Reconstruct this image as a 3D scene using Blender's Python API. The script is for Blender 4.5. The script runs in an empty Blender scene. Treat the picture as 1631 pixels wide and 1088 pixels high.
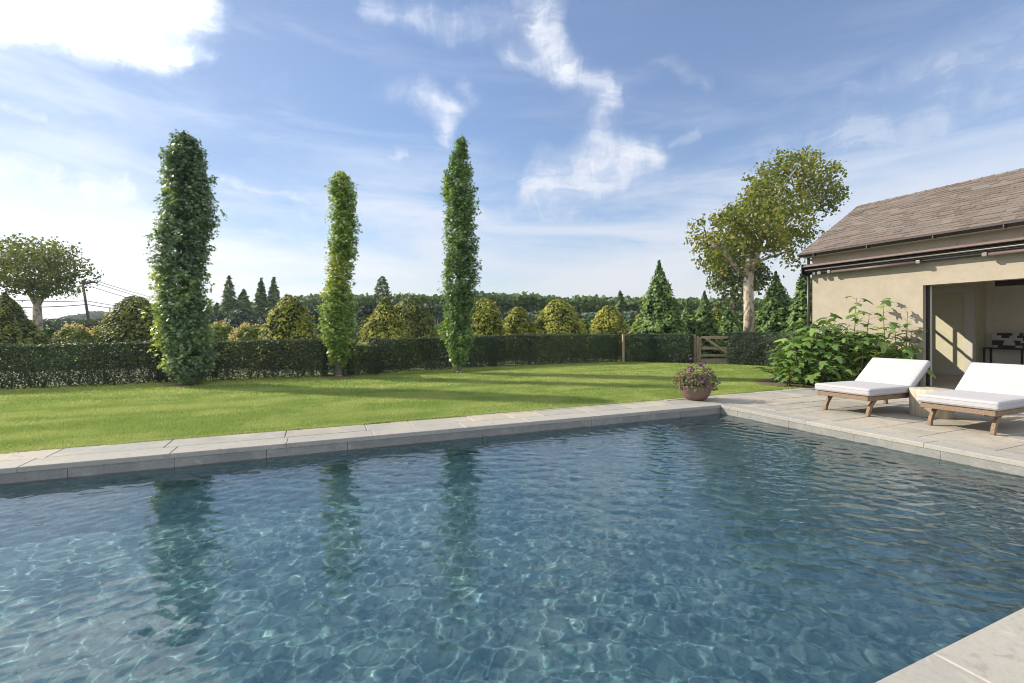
import bpy, bmesh, math, random
import numpy as np
from mathutils import Vector, Matrix
from math import radians as R, sin, cos, pi

random.seed(7)
rng = np.random.default_rng(7)
sc = bpy.context.scene
COL = sc.collection

# ------------------------------------------------------------------ camera
CAM_H = 1.4
YAW = R(23.1)
FPX = 725.0            # focal length in photo pixels (photo 1631 wide)
HX, HY = 815.5, 524.0  # horizon row and centre column
cd = bpy.data.cameras.new('camera')
cam = bpy.data.objects.new('camera', cd); COL.objects.link(cam)
cam.location = (0, 0, CAM_H); cam.rotation_euler = (R(90), 0, -YAW)
cd.sensor_width = 36; cd.lens = FPX / 1631 * 36; cd.shift_y = -20 / 1631
cd.clip_end = 3000; cd.clip_start = 0.05
sc.camera = cam
S_, C_ = sin(YAW), cos(YAW)

def gp(px, py, z=0.0):
    """ground point seen at photo pixel, on height z"""
    d = FPX * (CAM_H - z) / (py - HY); l = (px - HX) / FPX * d
    return Vector((d * S_ + l * C_, d * C_ - l * S_, z))
def at(px, d, z=0.0):
    l = (px - HX) / FPX * d
    return Vector((d * S_ + l * C_, d * C_ - l * S_, z))
def zh(py, d): return CAM_H + (HY - py) * d / FPX

# ------------------------------------------------------------------ light
SUN_EL = R(31); SUN_AZ = math.atan2(-0.788, 0.616)      # azimuth from +Y towards +X
sun_dir = Vector((sin(SUN_AZ) * cos(SUN_EL), cos(SUN_AZ) * cos(SUN_EL), sin(SUN_EL)))
ld = bpy.data.lights.new('sun', 'SUN'); ld.energy = 4.1; ld.angle = R(0.53); ld.color = (1.0, 0.89, 0.72)
sun = bpy.data.objects.new('sun', ld); COL.objects.link(sun)
sun.rotation_euler = (-sun_dir).to_track_quat('-Z', 'Y').to_euler()
sun.location = (-20, 20, 20)

sc.view_settings.view_transform = 'Standard'; sc.view_settings.look = 'None'
sc.view_settings.exposure = 0.80; sc.view_settings.gamma = 1.0
try: sc.view_settings.use_curve_mapping = False
except Exception: pass
cy = sc.cycles
cy.max_bounces = 8; cy.diffuse_bounces = 3; cy.glossy_bounces = 4; cy.transmission_bounces = 6
cy.transparent_max_bounces = 12; cy.volume_bounces = 0
cy.sample_clamp_indirect = 4.0; cy.blur_glossy = 0.3
cy.use_denoising = True
cy.pixel_filter_type = 'BLACKMAN_HARRIS'; cy.filter_width = 1.0
try: cy.denoiser = 'OPENIMAGEDENOISE'
except Exception: pass
cy.use_adaptive_sampling = True; cy.adaptive_threshold = 0.01

# ------------------------------------------------------------------ world: sky + high thin cloud
W = bpy.data.worlds.new('World'); sc.world = W; W.use_nodes = True
nt = W.node_tree; nt.nodes.clear()
class G:
    """small node graph writer"""
    def __init__(s, nt): s.nt = nt
    def n(s, typ, **kw):
        nd = s.nt.nodes.new(typ)
        for k, v in kw.items():
            if k.startswith('_'): setattr(nd, k[1:], v)
        return nd
    def sock(s, a, inp):
        if isinstance(a, bpy.types.NodeSocket): s.nt.links.new(a, inp)
        elif a is not None: inp.default_value = a
    def m(s, op, a, b=None, c=None, clamp=False):
        nd = s.nt.nodes.new('ShaderNodeMath'); nd.operation = op; nd.use_clamp = clamp
        s.sock(a, nd.inputs[0])
        if b is not None: s.sock(b, nd.inputs[1])
        if c is not None: s.sock(c, nd.inputs[2])
        return nd.outputs[0]
    def noise(s, vec, scale, detail=4, rough=0.5, dist=0.0, out=0):
        nd = s.nt.nodes.new('ShaderNodeTexNoise')
        if vec is not None: s.nt.links.new(vec, nd.inputs['Vector'])
        nd.inputs['Scale'].default_value = scale; nd.inputs['Detail'].default_value = detail
        nd.inputs['Roughness'].default_value = rough; nd.inputs['Distortion'].default_value = dist
        return nd.outputs[out]
    def ramp(s, f, stops, interp='LINEAR'):
        nd = s.nt.nodes.new('ShaderNodeValToRGB'); s.sock(f, nd.inputs[0])
        nd.color_ramp.interpolation = interp
        el = nd.color_ramp.elements
        while len(el) < len(stops): el.new(0.5)
        for e, (p, c) in zip(el, stops):
            e.position = p; e.color = (c, c, c, 1) if not hasattr(c, '__len__') else (*c, 1)
        return nd.outputs[0]
    def mix(s, f, a, b, mode='MIX'):
        nd = s.nt.nodes.new('ShaderNodeMix'); nd.data_type = 'RGBA'; nd.blend_type = mode
        s.sock(f, nd.inputs[0])
        for v, i in ((a, 6), (b, 7)):
            if isinstance(v, bpy.types.NodeSocket): s.nt.links.new(v, nd.inputs[i])
            else: nd.inputs[i].default_value = (*v, 1) if len(v) == 3 else v
        return nd.outputs[2]
    def xyz(s, a, b, c):
        nd = s.nt.nodes.new('ShaderNodeCombineXYZ')
        for v, i in zip((a, b, c), nd.inputs): s.sock(v, i)
        return nd.outputs[0]
    def sep(s, v):
        nd = s.nt.nodes.new('ShaderNodeSeparateXYZ'); s.nt.links.new(v, nd.inputs[0]); return nd.outputs
    def mapping(s, v, scale=(1, 1, 1), rot=(0, 0, 0), loc=(0, 0, 0)):
        nd = s.nt.nodes.new('ShaderNodeMapping'); s.nt.links.new(v, nd.inputs[0])
        nd.inputs['Scale'].default_value = scale; nd.inputs['Rotation'].default_value = rot
        nd.inputs['Location'].default_value = loc
        return nd.outputs[0]
    def maprange(s, v, a, b, c=0.0, d=1.0, smooth=True):
        nd = s.nt.nodes.new('ShaderNodeMapRange'); s.sock(v, nd.inputs[0])
        nd.interpolation_type = 'SMOOTHSTEP' if smooth else 'LINEAR'
        for x, i in zip((a, b, c, d), (1, 2, 3, 4)): s.sock(x, nd.inputs[i])
        return nd.outputs[0]

g = G(nt)
sky = nt.nodes.new('ShaderNodeTexSky'); sky.sky_type = 'NISHITA'; sky.sun_disc = False
sky.sun_elevation = SUN_EL; sky.sun_rotation = SUN_AZ % (2 * pi)
sky.air_density = 1.25; sky.dust_density = 0.55; sky.ozone_density = 2.0; sky.altitude = 20
tc = nt.nodes.new('ShaderNodeTexCoord')
D = tc.outputs['Generated']
dx, dy, dz = g.sep(D)
az = g.m('ARCTAN2', dx, dy); el = g.m('ARCSINE', dz)
AE = g.xyz(az, el, 0.0)
# warp the (azimuth, elevation) plane with noise so strokes get torn edges
n1 = g.noise(g.mapping(AE, (1, 1, 1)), 5.0, 5, 0.6, out=1)
wv = nt.nodes.new('ShaderNodeVectorMath'); wv.operation = 'SUBTRACT'; nt.links.new(n1, wv.inputs[0]); wv.inputs[1].default_value = (.5, .5, .5)
wm = nt.nodes.new('ShaderNodeVectorMath'); wm.operation = 'MULTIPLY_ADD'; nt.links.new(wv.outputs[0], wm.inputs[0])
wm.inputs[1].default_value = (0.13, 0.10, 0); nt.links.new(AE, wm.inputs[2])
ax, ay, _z = g.sep(wm.outputs[0])
def azel(px, py):
    a = math.atan((px - HX) / FPX); v = (HY - py) / FPX
    return YAW + a, math.atan(v * cos(a))
def stroke(p, q, w0, w1, dens):
    """soft capsule between two sky directions"""
    (a0, e0), (a1, e1) = azel(*p), azel(*q)
    w0 /= FPX; w1 /= FPX
    vx, vy = a1 - a0, e1 - e0; L2 = vx * vx + vy * vy
    rx = g.m('SUBTRACT', ax, a0); ry = g.m('SUBTRACT', ay, e0)
    t = g.m('MULTIPLY_ADD', rx, vx / L2, g.m('MULTIPLY', ry, vy / L2), clamp=True)
    ex = g.m('MULTIPLY_ADD', t, -vx, rx); ey = g.m('MULTIPLY_ADD', t, -vy, ry)
    d2 = g.m('MULTIPLY_ADD', ex, ex, g.m('MULTIPLY', ey, ey))
    w = g.m('MULTIPLY_ADD', t, w1 - w0, w0)
    q_ = g.m('DIVIDE', d2, g.m('MULTIPLY', w, w))
    return g.m('MULTIPLY', g.m('POWER', 2.718, g.m('MULTIPLY', q_, -1.0)), dens)
strokes = [
    ((-60, -30), (285, 5), 38, 26, 2.2), ((40, 18), (245, 62), 13, 16, 1.7), ((180, 38), (318, 5), 24, 20, 1.6), ((240, 88), (330, 80), 14, 8, .6),
    ((-80, 275), (215, 302), 20, 22, 1.0), ((0, 185), (80, 200), 9, 6, .5), ((-60, 330), (240, 345), 22, 18, .7),
    ((622, 135), (690, 160), 12, 14, .55), ((680, 140), (730, 165), 14, 12, .9), ((728, 165), (704, 215), 11, 9, 1.0), ((700, 170), (705, 200), 10, 10, .6), ((614, 250), (640, 243), 8, 8, .8), ((590, 5), (720, 30), 9, 16, .5), ((740, 120), (760, 150), 8, 8, .3),
    ((845, -10), (862, 60), 26, 18, .9), ((860, 50), (905, 115), 17, 14, 1.0), ((810, 90), (900, 122), 12, 13, .8), ((890, 110), (978, 160), 16, 14, 1.2), ((968, 160), (948, 245), 12, 24, 1.0), ((700, 20), (850, 60), 16, 20, .3),
    ((870, 285), (1030, 258), 24, 20, 1.5), ((850, 312), (990, 305), 16, 14, .9), ((930, 262), (1040, 250), 10, 12, .6), ((770, 335), (900, 345), 14, 16, .5),
    ((1076, 231), (1112, 209), 5, 6, .9), ((350, 290), (540, 330), 6, 9, .7), ((480, 345), (760, 350), 15, 18, .7),
    ((760, 385), (1050, 375), 28, 36, .5), ((330, 370), (520, 385), 7, 9, .5), ((620, 400), (790, 410), 18, 22, .5), ((480, 262), (700, 285), 8, 14, .35),
    ((1220, 250), (1640, 120), 26, 56, .34), ((1350, 130), (1640, 70), 8, 18, .4), ((1250, 300), (1640, 240), 44, 50, .5), ((1362, 274), (1388, 263), 6, 7, .6), ((1050, 110), (1120, 130), 8, 8, .2),
]
tot = None
for s_ in strokes:
    if s_[0][0] > 340: s_ = (*s_[:2], s_[2] * 1.12, s_[3] * 1.12, s_[4] * .68)
    v = stroke(*s_); tot = v if tot is None else g.m('ADD', tot, v)
# fibres: two stretched noises at different slants
f1 = g.noise(g.mapping(wm.outputs[0], (6, 22, 1), (0, 0, R(-14))), 1.0, 9, 0.60, 0.6)
f2 = g.noise(g.mapping(wm.outputs[0], (18, 7, 1), (0, 0, R(35))), 1.2, 8, 0.60, 0.6)
fib = g.m('MULTIPLY_ADD', f1, 0.6, g.m('MULTIPLY', f2, 0.4))
fw = g.maprange(fib, .36, .62, 0.0, 1.0)
fw = g.m('MULTIPLY_ADD', g.m('MULTIPLY', fw, fw), .95, .30)
m1 = g.m('SUBTRACT', 1.0, g.m('POWER', 2.718, g.m('MULTIPLY', g.m('MULTIPLY', tot, fw), -1.25)), clamp=True)
# broad veil of thin cloud, thicker low down
veil_n = g.noise(g.mapping(AE, (1.6, 7.5, 1), (0, 0, R(-6)), (3.1, .4, 0)), 1.3, 7, 0.6, 0.5)
low = g.maprange(el, R(34), R(1), 0, 1)
left_ = g.maprange(az, R(22), R(-22), 0, 1)
veil = g.m('MULTIPLY', g.maprange(g.m('ADD', veil_n, g.m('MULTIPLY', low, .36)), .50, .96, 0, 1), g.m('MULTIPLY_ADD', low, .74, .18))
cloud = g.m('MAXIMUM', g.m('MULTIPLY_ADD', m1, .93, .05), g.m('ADD', veil, .06), clamp=True)
warm = g.mix(g.maprange(el, R(0), R(30), 0, 1), (5.3, 5.35, 5.7), (7.0, 7.1, 7.5))
bright = g.mix(left_, warm, g.mix(g.maprange(el, R(17), R(27), 0, 1), (7.5, 7.7, 8.1), (12.5, 12.7, 13.0)))
blue = g.mix(1.0, sky.outputs[0], g.mix(left_, (.80, .90, 1.08), (.66, .71, .82)), 'MULTIPLY')
skycol = g.mix(g.m('MULTIPLY', cloud, .93), blue, bright)
# bright cloud added overhead and behind the camera, unseen, to fill shaded sides
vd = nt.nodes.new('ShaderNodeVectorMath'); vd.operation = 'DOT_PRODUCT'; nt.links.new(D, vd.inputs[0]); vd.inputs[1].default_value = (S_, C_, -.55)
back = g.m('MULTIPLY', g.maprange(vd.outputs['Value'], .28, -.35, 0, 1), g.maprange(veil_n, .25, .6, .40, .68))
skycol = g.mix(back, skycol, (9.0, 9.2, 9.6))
# below the horizon: dull ground light
skycol = g.mix(g.maprange(dz, -.02, 0.0, 0, 1), (1.2, 1.3, 1.1), skycol)
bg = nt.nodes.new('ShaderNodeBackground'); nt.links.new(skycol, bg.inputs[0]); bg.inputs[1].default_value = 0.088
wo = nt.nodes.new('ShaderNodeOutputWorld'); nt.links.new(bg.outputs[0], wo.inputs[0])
W.cycles.sampling_method = 'MANUAL'; W.cycles.sample_map_resolution = 1024

# ------------------------------------------------------------------ materials
def mat(name, build):
    m = bpy.data.materials.new(name); m.use_nodes = True
    nt = m.node_tree; nt.nodes.clear(); g = G(nt)
    out = nt.nodes.new('ShaderNodeOutputMaterial')
    tcn = nt.nodes.new('ShaderNodeTexCoord')
    geo = nt.nodes.new('ShaderNodeNewGeometry')
    g.obj = tcn.outputs['Object']; g.pos = geo.outputs['Position']; g.island = geo.outputs['Random Per Island']
    g.normal = geo.outputs['Normal']
    sh = build(g)
    nt.links.new(sh, out.inputs['Surface'])
    return m
def bsdf(g, col, rough=.6, bump=None, bstr=.3, bdist=.01, spec=.5, metal=0.0, coat=0):
    b = g.nt.nodes.new('ShaderNodeBsdfPrincipled')
    if isinstance(col, bpy.types.NodeSocket): g.nt.links.new(col, b.inputs['Base Color'])
    else: b.inputs['Base Color'].default_value = (*col, 1)
    g.sock(rough, b.inputs['Roughness']); b.inputs['Metallic'].default_value = metal
    b.inputs['Specular IOR Level'].default_value = spec; b.inputs['Coat Weight'].default_value = coat
    if bump is not None:
        bp = g.nt.nodes.new('ShaderNodeBump'); bp.inputs['Strength'].default_value = bstr; bp.inputs['Distance'].default_value = bdist
        g.nt.links.new(bump, bp.inputs['Height']); g.nt.links.new(bp.outputs[0], b.inputs['Normal'])
    return b.outputs[0]
def attr(g, name):
    a = g.nt.nodes.new('ShaderNodeAttribute'); a.attribute_name = name; return a.outputs['Fac']

def leaf_mat(name, stops, trans=.45, rough=.5, tcol=(1.25, 1.15, .45), spec=.35):
    """stops: list of (pos, colour) over the per-leaf 'tint' value"""
    def b(g):
        c = g.ramp(attr(g, 'tint'), stops)
        p = bsdf(g, c, rough, spec=spec)
        t = g.nt.nodes.new('ShaderNodeBsdfTranslucent')
        tc_ = g.mix(1.0, c, tcol, 'MULTIPLY'); g.nt.links.new(tc_, t.inputs[0])
        mx = g.nt.nodes.new('ShaderNodeMixShader'); mx.inputs[0].default_value = trans
        g.nt.links.new(p, mx.inputs[1]); g.nt.links.new(t.outputs[0], mx.inputs[2])
        return mx.outputs[0]
    return mat(name, b)

M = {}
M['gum_dark'] = leaf_mat('sweetgum_leaf_green', [(0, (0.061, 0.116, 0.071)), (0.4, (0.153, 0.242, 0.136)), (0.75, (0.224, 0.336, 0.159)), (0.92, (0.295, 0.425, 0.13)), (1, (0.401, 0.496, 0.106))], .36, .34, spec=.6)
M['gum_yellow'] = leaf_mat('sweetgum_leaf_yellowing', [(0, (.09, .18, .055)), (.45, (.19, .32, .075)), (.8, (.31, .42, .09)), (1, (.42, .46, .11))], .42, .36, spec=.55)
M['gum_mid'] = leaf_mat('sweetgum_leaf_mid', [(0, (0.065, 0.136, 0.053)), (0.5, (0.165, 0.283, 0.094)), (0.9, (0.26, 0.401, 0.106)), (1, (0.401, 0.472, 0.106))], .38, .34, spec=.55)
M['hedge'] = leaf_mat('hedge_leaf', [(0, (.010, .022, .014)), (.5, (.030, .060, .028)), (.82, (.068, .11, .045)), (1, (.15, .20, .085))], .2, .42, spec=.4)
M['hedge_top'] = leaf_mat('hedge_leaf_new', [(0, (0.032, 0.064, 0.029)), (0.6, (0.072, 0.128, 0.048)), (1, (0.144, 0.208, 0.072))], .25, .38)
M['gold'] = leaf_mat('golden_cypress_spray', [(0, (.012, .024, .009)), (.28, (.055, .095, .02)), (.6, (.19, .23, .038)), (1, (.47, .46, .08))], .28, .6)
M['gold_dull'] = leaf_mat('dull_cypress_spray', [(0, (.014, .030, .011)), (.4, (.065, .105, .03)), (1, (.28, .30, .065))], .25, .6)
M['conifer'] = leaf_mat('conifer_spray', [(0, (.018, .048, .018)), (.45, (.075, .155, .048)), (1, (.24, .34, .10))], .28, .6)
M['far_green'] = leaf_mat('distant_leaf', [(0, (.030, .072, .032)), (.5, (.085, .15, .055)), (1, (.19, .26, .085))], .25, .7)
M['far_blue'] = leaf_mat('dark_clipped_leaf', [(0, (.028, .055, .038)), (.5, (.062, .105, .064)), (1, (.13, .18, .09))], .16, .6)
M['plane'] = leaf_mat('plane_leaf', [(0, (.065, .10, .03)), (.5, (.185, .235, .055)), (.85, (.33, .31, .08)), (1, (.42, .28, .12))], .45, .5)
M['plane_far'] = leaf_mat('plane_leaf_far', [(0, (.05, .085, .035)), (.6, (.13, .17, .06)), (1, (.24, .24, .09))], .40, .55)
M['fig'] = leaf_mat('fig_leaf', [(0, (.055, .125, .036)), (.5, (.145, .255, .068)), (1, (.33, .45, .125))], .40, .40)
M['hydrangea'] = leaf_mat('hydrangea_leaf', [(0, (.10, .17, .05)), (.45, (.26, .36, .09)), (.6, (.44, .44, .14)), (.8, (.56, .45, .33)), (1, (.62, .48, .42))], .42, .6)
M['shrub'] = leaf_mat('shrub_leaf', [(0, (0.056, 0.126, 0.042)), (0.6, (0.14, 0.224, 0.07)), (1, (0.28, 0.336, 0.126))], .35, .5)
M['petunia'] = leaf_mat('petunia_leaf', [(0, (.07, .11, .045)), (.4, (.16, .19, .09)), (.6, (.22, .13, .12)), (1, (.28, .15, .17))], .3, .6)
M['petal'] = leaf_mat('purple_petal', [(0, (.07, .015, .09)), (.6, (.16, .04, .20)), (1, (.32, .10, .36))], .3, .6, tcol=(1.1, .8, 1.1))
M['reed'] = leaf_mat('tall_grass', [(0, (0.06, 0.11, 0.04)), (1, (0.17, 0.22, 0.09))], .35, .6)

def bark(name, a, b_, sc_=9, patch=None):
    def b(g):
        n = g.noise(g.mapping(g.obj, (1, 1, .3)), sc_, 5, .6)
        c = g.mix(g.maprange(n, .35, .65), a, b_)
        if patch:
            v = g.noise(g.mapping(g.obj, (1, 1, .7)), 4.5, 2, .5, .8)
            c = g.mix(g.maprange(v, .5, .56), c, patch)
        return bsdf(g, c, .85, n, .6, .02)
    return mat(name, b)
M['bark'] = bark('grey_bark', (.10, .085, .07), (.23, .20, .17))
M['bark_plane'] = bark('plane_bark', (.50, .44, .36), (.36, .31, .24), 7, (.20, .165, .12))
M['bark_dark'] = bark('dark_bark', (.05, .042, .034), (.11, .09, .07))

def lawn_b(base):
    def b(g):
        st = g.noise(g.mapping(g.pos, (.10, .9, 1), (0, 0, R(2))), 1.5, 3, .55)
        pt = g.noise(g.pos, .9, 4, .6)
        fine = g.noise(g.mapping(g.pos, (40, 40, 8)), 1.0, 2, .6)
        t = g.m('MULTIPLY_ADD', st, .55, g.m('MULTIPLY', pt, .45))
        c = g.mix(g.maprange(t, .42, .58), (.205, .315, .065), (.37, .44, .14))
        c = g.mix(g.m('MULTIPLY', g.maprange(fine, .45, .8), .35), c, (.50, .46, .20))
        if base: return bsdf(g, g.mix(.35, c, (.10, .13, .035)), .9)
        k = attr(g, 'tint')
        c = g.mix(g.m('MULTIPLY', k, .45), c, (.44, .47, .14))
        p = bsdf(g, c, .55, spec=.3); t2 = g.nt.nodes.new('ShaderNodeBsdfTranslucent'); g.nt.links.new(c, t2.inputs[0])
        mx = g.nt.nodes.new('ShaderNodeMixShader'); mx.inputs[0].default_value = .4
        g.nt.links.new(p, mx.inputs[1]); g.nt.links.new(t2.outputs[0], mx.inputs[2]); return mx.outputs[0]
    return b
M['lawn'] = mat('lawn_soil_and_thatch', lawn_b(True)); M['blade'] = mat('grass_blade', lawn_b(False))
def field_b(g):
    n = g.noise(g.pos, .12, 5, .6); n2 = g.noise(g.pos, 3, 4, .6)
    c = g.mix(g.maprange(n, .35, .65), (.05, .085, .025), (.10, .12, .04)); c = g.mix(g.m('MULTIPLY', n2, .5), c, (.10, .09, .05))
    return bsdf(g, c, .95)
M['field'] = mat('field_grass', field_b)
def soil_b(g):
    n = g.noise(g.pos, 14, 5, .7)
    return bsdf(g, g.mix(n, (.05, .035, .022), (.17, .12, .075)), .95, n, .8, .02)
M['soil'] = mat('mulch', soil_b)

def stone_b(tone):
    def b(g):
        n = g.noise(g.pos, 2.2, 6, .62, .6); n2 = g.noise(g.pos, 30, 4, .7); n3 = g.noise(g.mapping(g.pos, (1, 1, 1), loc=(5, 2, 0)), .7, 3, .6)
        if tone == 'flag':
            c = g.ramp(g.island, [(0, (.23, .23, .215)), (.25, (.36, .33, .28)), (.5, (.29, .285, .26)), (.7, (.40, .355, .29)), (.85, (.27, .275, .26)), (1, (.33, .31, .27))])
            c = g.mix(g.m('MULTIPLY', g.maprange(n, .45, .70), .55), c, (.46, .395, .30))
            c = g.mix(g.m('MULTIPLY', g.maprange(n3, .55, .7), .4), c, (.20, .19, .165))
        elif tone == 'coping':
            c = g.ramp(g.island, [(0, (.28, .275, .255)), (.5, (.345, .33, .30)), (1, (.31, .30, .275))])
            c = g.mix(g.m('MULTIPLY', g.maprange(n, .45, .75), .4), c, (.38, .35, .30))
        else:
            c = g.mix(g.maprange(n, .4, .7), (.20, .205, .20), (.27, .27, .255))
            br = g.nt.nodes.new('ShaderNodeTexBrick')
        c = g.mix(g.m('MULTIPLY', g.maprange(n2, .52, .72), .28), c, (.15, .145, .14))
        c = g.mix(g.m('MULTIPLY', g.maprange(n2, .44, .28), .25), c, (.50, .48, .44))
        n4 = g.noise(g.pos, 6.5, 7, .7, 1.2); c = g.mix(g.m('MULTIPLY', g.maprange(n4, .54, .66), .38), c, (.17, .16, .135)); c = g.mix(g.m('MULTIPLY', g.maprange(n4, .42, .30), .30), c, (.56, .50, .41))
        h = g.m('MULTIPLY_ADD', n2, .35, n)
        return bsdf(g, c, g.maprange(n, .3, .7, .62, .85), h, .5, .012, spec=.35)
    return b
M['flag'] = mat('bluestone_flag', stone_b('flag')); M['coping'] = mat('coping_stone', stone_b('coping')); M['band'] = mat('waterline_stone', stone_b('band'))
M['grout'] = mat('joint_sand', lambda g: bsdf(g, g.mix(g.noise(g.pos, 20, 4, .6), (.09, .08, .062), (.22, .19, .15)), .95))
def plaster_b(g):
    v = g.nt.nodes.new('ShaderNodeTexVoronoi'); g.nt.links.new(g.pos, v.inputs['Vector']); v.inputs['Scale'].default_value = 17
    v2 = g.nt.nodes.new('ShaderNodeTexVoronoi'); g.nt.links.new(g.pos, v2.inputs['Vector']); v2.inputs['Scale'].default_value = 38
    n = g.noise(g.pos, 2.5, 5, .6)
    c = g.mix(g.maprange(n, .35, .65), (.085, .205, .245), (.150, .295, .320))
    rc = g.sep(v.outputs['Color'])[0]; rc2 = g.sep(v2.outputs['Color'])[1]
    c = g.mix(g.m('MULTIPLY', g.maprange(rc, .35, 1.0), .42), c, (.36, .54, .52))  # mottled finish cells; their contrast also imitates caustic light in the colour
    c = g.mix(g.m('MULTIPLY', g.maprange(rc2, .55, 1.0), .45), c, (.040, .105, .140))
    return bsdf(g, c, .8)
M['plaster'] = mat('pool_plaster', plaster_b)
def water_b(g):
    b = g.nt.nodes.new('ShaderNodeBsdfGlass'); b.inputs['IOR'].default_value = 1.48; b.inputs['Roughness'].default_value = 0.0
    b.inputs['Color'].default_value = (.95, .985, 1.0, 1)
    x = g.sep(g.pos)[0]
    n = g.noise(g.mapping(g.pos, (1, 1, 1), (0, 0, R(-64))), 1, 2, .5); n = g.noise(g.mapping(g.pos, (34, 15, 1), (0, 0, R(28))), 1.0, 3, .55, .4)
    bp = g.nt.nodes.new('ShaderNodeBump'); bp.inputs['Distance'].default_value = .005
    g.nt.links.new(g.maprange(x, -1.5, 5.0, .02, .12), bp.inputs['Strength']); g.nt.links.new(n, bp.inputs['Height']); g.nt.links.new(bp.outputs[0], b.inputs['Normal'])
    return b.outputs[0]
M['water'] = mat('pool_water', water_b)

def stucco_b(g):
    n = g.noise(g.pos, 3, 5, .6); n2 = g.noise(g.pos, 45, 4, .65)
    c = g.mix(g.maprange(n, .3, .7), (.335, .298, .242), (.375, .333, .270))
    st_ = g.noise(g.mapping(g.pos, (1, 1.6, .35)), 1.4, 6, .65, .5); c = g.mix(g.m('MULTIPLY', g.maprange(st_, .48, .72), .45), c, (.35, .315, .255)); c = g.mix(g.m('MULTIPLY', g.maprange(n2, .5, .8), .25), c, (.50, .46, .38))
    return bsdf(g, c, .9, g.m('MULTIPLY_ADD', n2, .6, n), .6, .012, spec=.2)
M['stucco'] = mat('beige_stucco', stucco_b)
def plain(name, c, rough=.6, metal=0, bump=0, spec=.5, var=.12):
    def b(g):
        n = g.noise(g.obj, 6, 4, .6)
        cc = g.mix(n, tuple(x * (1 - var) for x in c), tuple(min(1, x * (1 + var)) for x in c))
        return bsdf(g, cc, rough, n if bump else None, bump, .01, spec, metal)
    return mat(name, b)
M['trim'] = plain('painted_trim', (.55, .53, .48), .5)
M['room'] = plain('room_plaster', (.62, .585, .50), .9)
M['panel'] = plain('olive_panel', (.55, .53, .39), .8)
M['black'] = plain('black_metal', (.012, .012, .013), .4)
M['brown'] = plain('brown_metal', (.135, .095, .085), .45, 0)
M['gutter'] = plain('dark_gutter', (.05, .042, .04), .4, .3)
M['steel'] = plain('bright_steel', (.16, .155, .15), .5, .5)
M['beam'] = plain('dark_beam', (.03, .018, .014), .6)
M['cushion'] = mat('white_canvas', lambda g: bsdf(g, g.mix(g.noise(g.obj, 3, 4, .6), (.39, .385, .405), (.42, .415, .435)), .95, g.noise(g.obj, 5, 3, .5), .25, .02, .15))
def shingle_b(g):
    n = g.noise(g.pos, 60, 3, .7)
    c = g.ramp(g.island, [(0, (.135, .11, .098)), (.2, (.17, .14, .122)), (.4, (.185, .155, .135)), (.6, (.175, .15, .133)), (.78, (.135, .105, .096)), (.9, (.205, .18, .158)), (1, (.175, .17, .158))])
    c = g.mix(g.m('MULTIPLY', g.maprange(n, .35, .65), .3), c, (.09, .07, .06))
    return bsdf(g, c, .9, n, .5, .006, .2)
M['shingle'] = mat('asphalt_shingle', shingle_b)
def wood_b(c1, c2, s=(3, 3, 30)):
    def b(g):
        n = g.noise(g.mapping(g.obj, s), 2, 5, .6, .4)
        return bsdf(g, g.mix(g.maprange(n, .3, .7), c1, c2), .75, n, .4, .004, .25)
    return b
M['teak'] = mat('weathered_teak', wood_b((.15, .105, .07), (.28, .20, .135), (4, 40, 40)))
M['teak_leg'] = mat('teak_leg', wood_b((.17, .115, .075), (.28, .20, .135), (30, 30, 4)))
M['fence'] = mat('weathered_rail', wood_b((.24, .19, .13), (.42, .34, .24), (20, 20, 2)))
M['pole'] = mat('creosote_pole', wood_b((.05, .04, .032), (.10, .08, .065), (20, 20, 1)))
M['stump'] = mat('travertine_drum', lambda g: bsdf(g, g.mix(g.maprange(g.noise(g.mapping(g.obj, (14, 14, 1.4)), 1.0, 5, .6, .5), .35, .68), (.50, .45, .35), (.33, .30, .225)), .6, None))
M['pot'] = mat('terracotta_bowl', lambda g: bsdf(g, g.mix(g.noise(g.obj, 5, 5, .65), (.13, .085, .065), (.20, .135, .105)), .8, g.noise(g.obj, 30, 3, .6), .3, .004))
def glass_b(g):
    t = g.nt.nodes.new('ShaderNodeBsdfTransparent'); gl = g.nt.nodes.new('ShaderNodeBsdfGlossy'); gl.inputs['Roughness'].default_value = .02
    mx = g.nt.nodes.new('ShaderNodeMixShader'); mx.inputs[0].default_value = .10; g.nt.links.new(t.outputs[0], mx.inputs[1]); g.nt.links.new(gl.outputs[0], mx.inputs[2]); return mx.outputs[0]
M['glass'] = mat('window_glass', glass_b)
M['art_dark'] = plain('art_black', (.02, .02, .025), .5); M['art_light'] = plain('art_white', (.42, .40, .36), .5, var=.4)
M['hill'] = leaf_mat('hill_foliage', [(0, (0.048, 0.088, 0.056)), (1, (0.112, 0.16, 0.08))], .1, .9)
M['stem'] = plain('green_stem', (.11, .10, .05), .7)
# ------------------------------------------------------------------ mesh helpers
def link(o, parent=None):
    COL.objects.link(o)
    if parent is not None: o.parent = parent
    return o
def tag(o, label=None, cat=None, group=None, kind=None):
    if label: o['label'] = label
    if cat: o['category'] = cat
    if group: o['group'] = group
    if kind: o['kind'] = kind
    return o
def thing(name, label, cat, loc=(0, 0, 0), rz=0, group=None):
    o = bpy.data.objects.new(name, None); link(o); o.location = loc; o.rotation_euler = (0, 0, rz); o.empty_display_size = .2
    return tag(o, label, cat, group)

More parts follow.
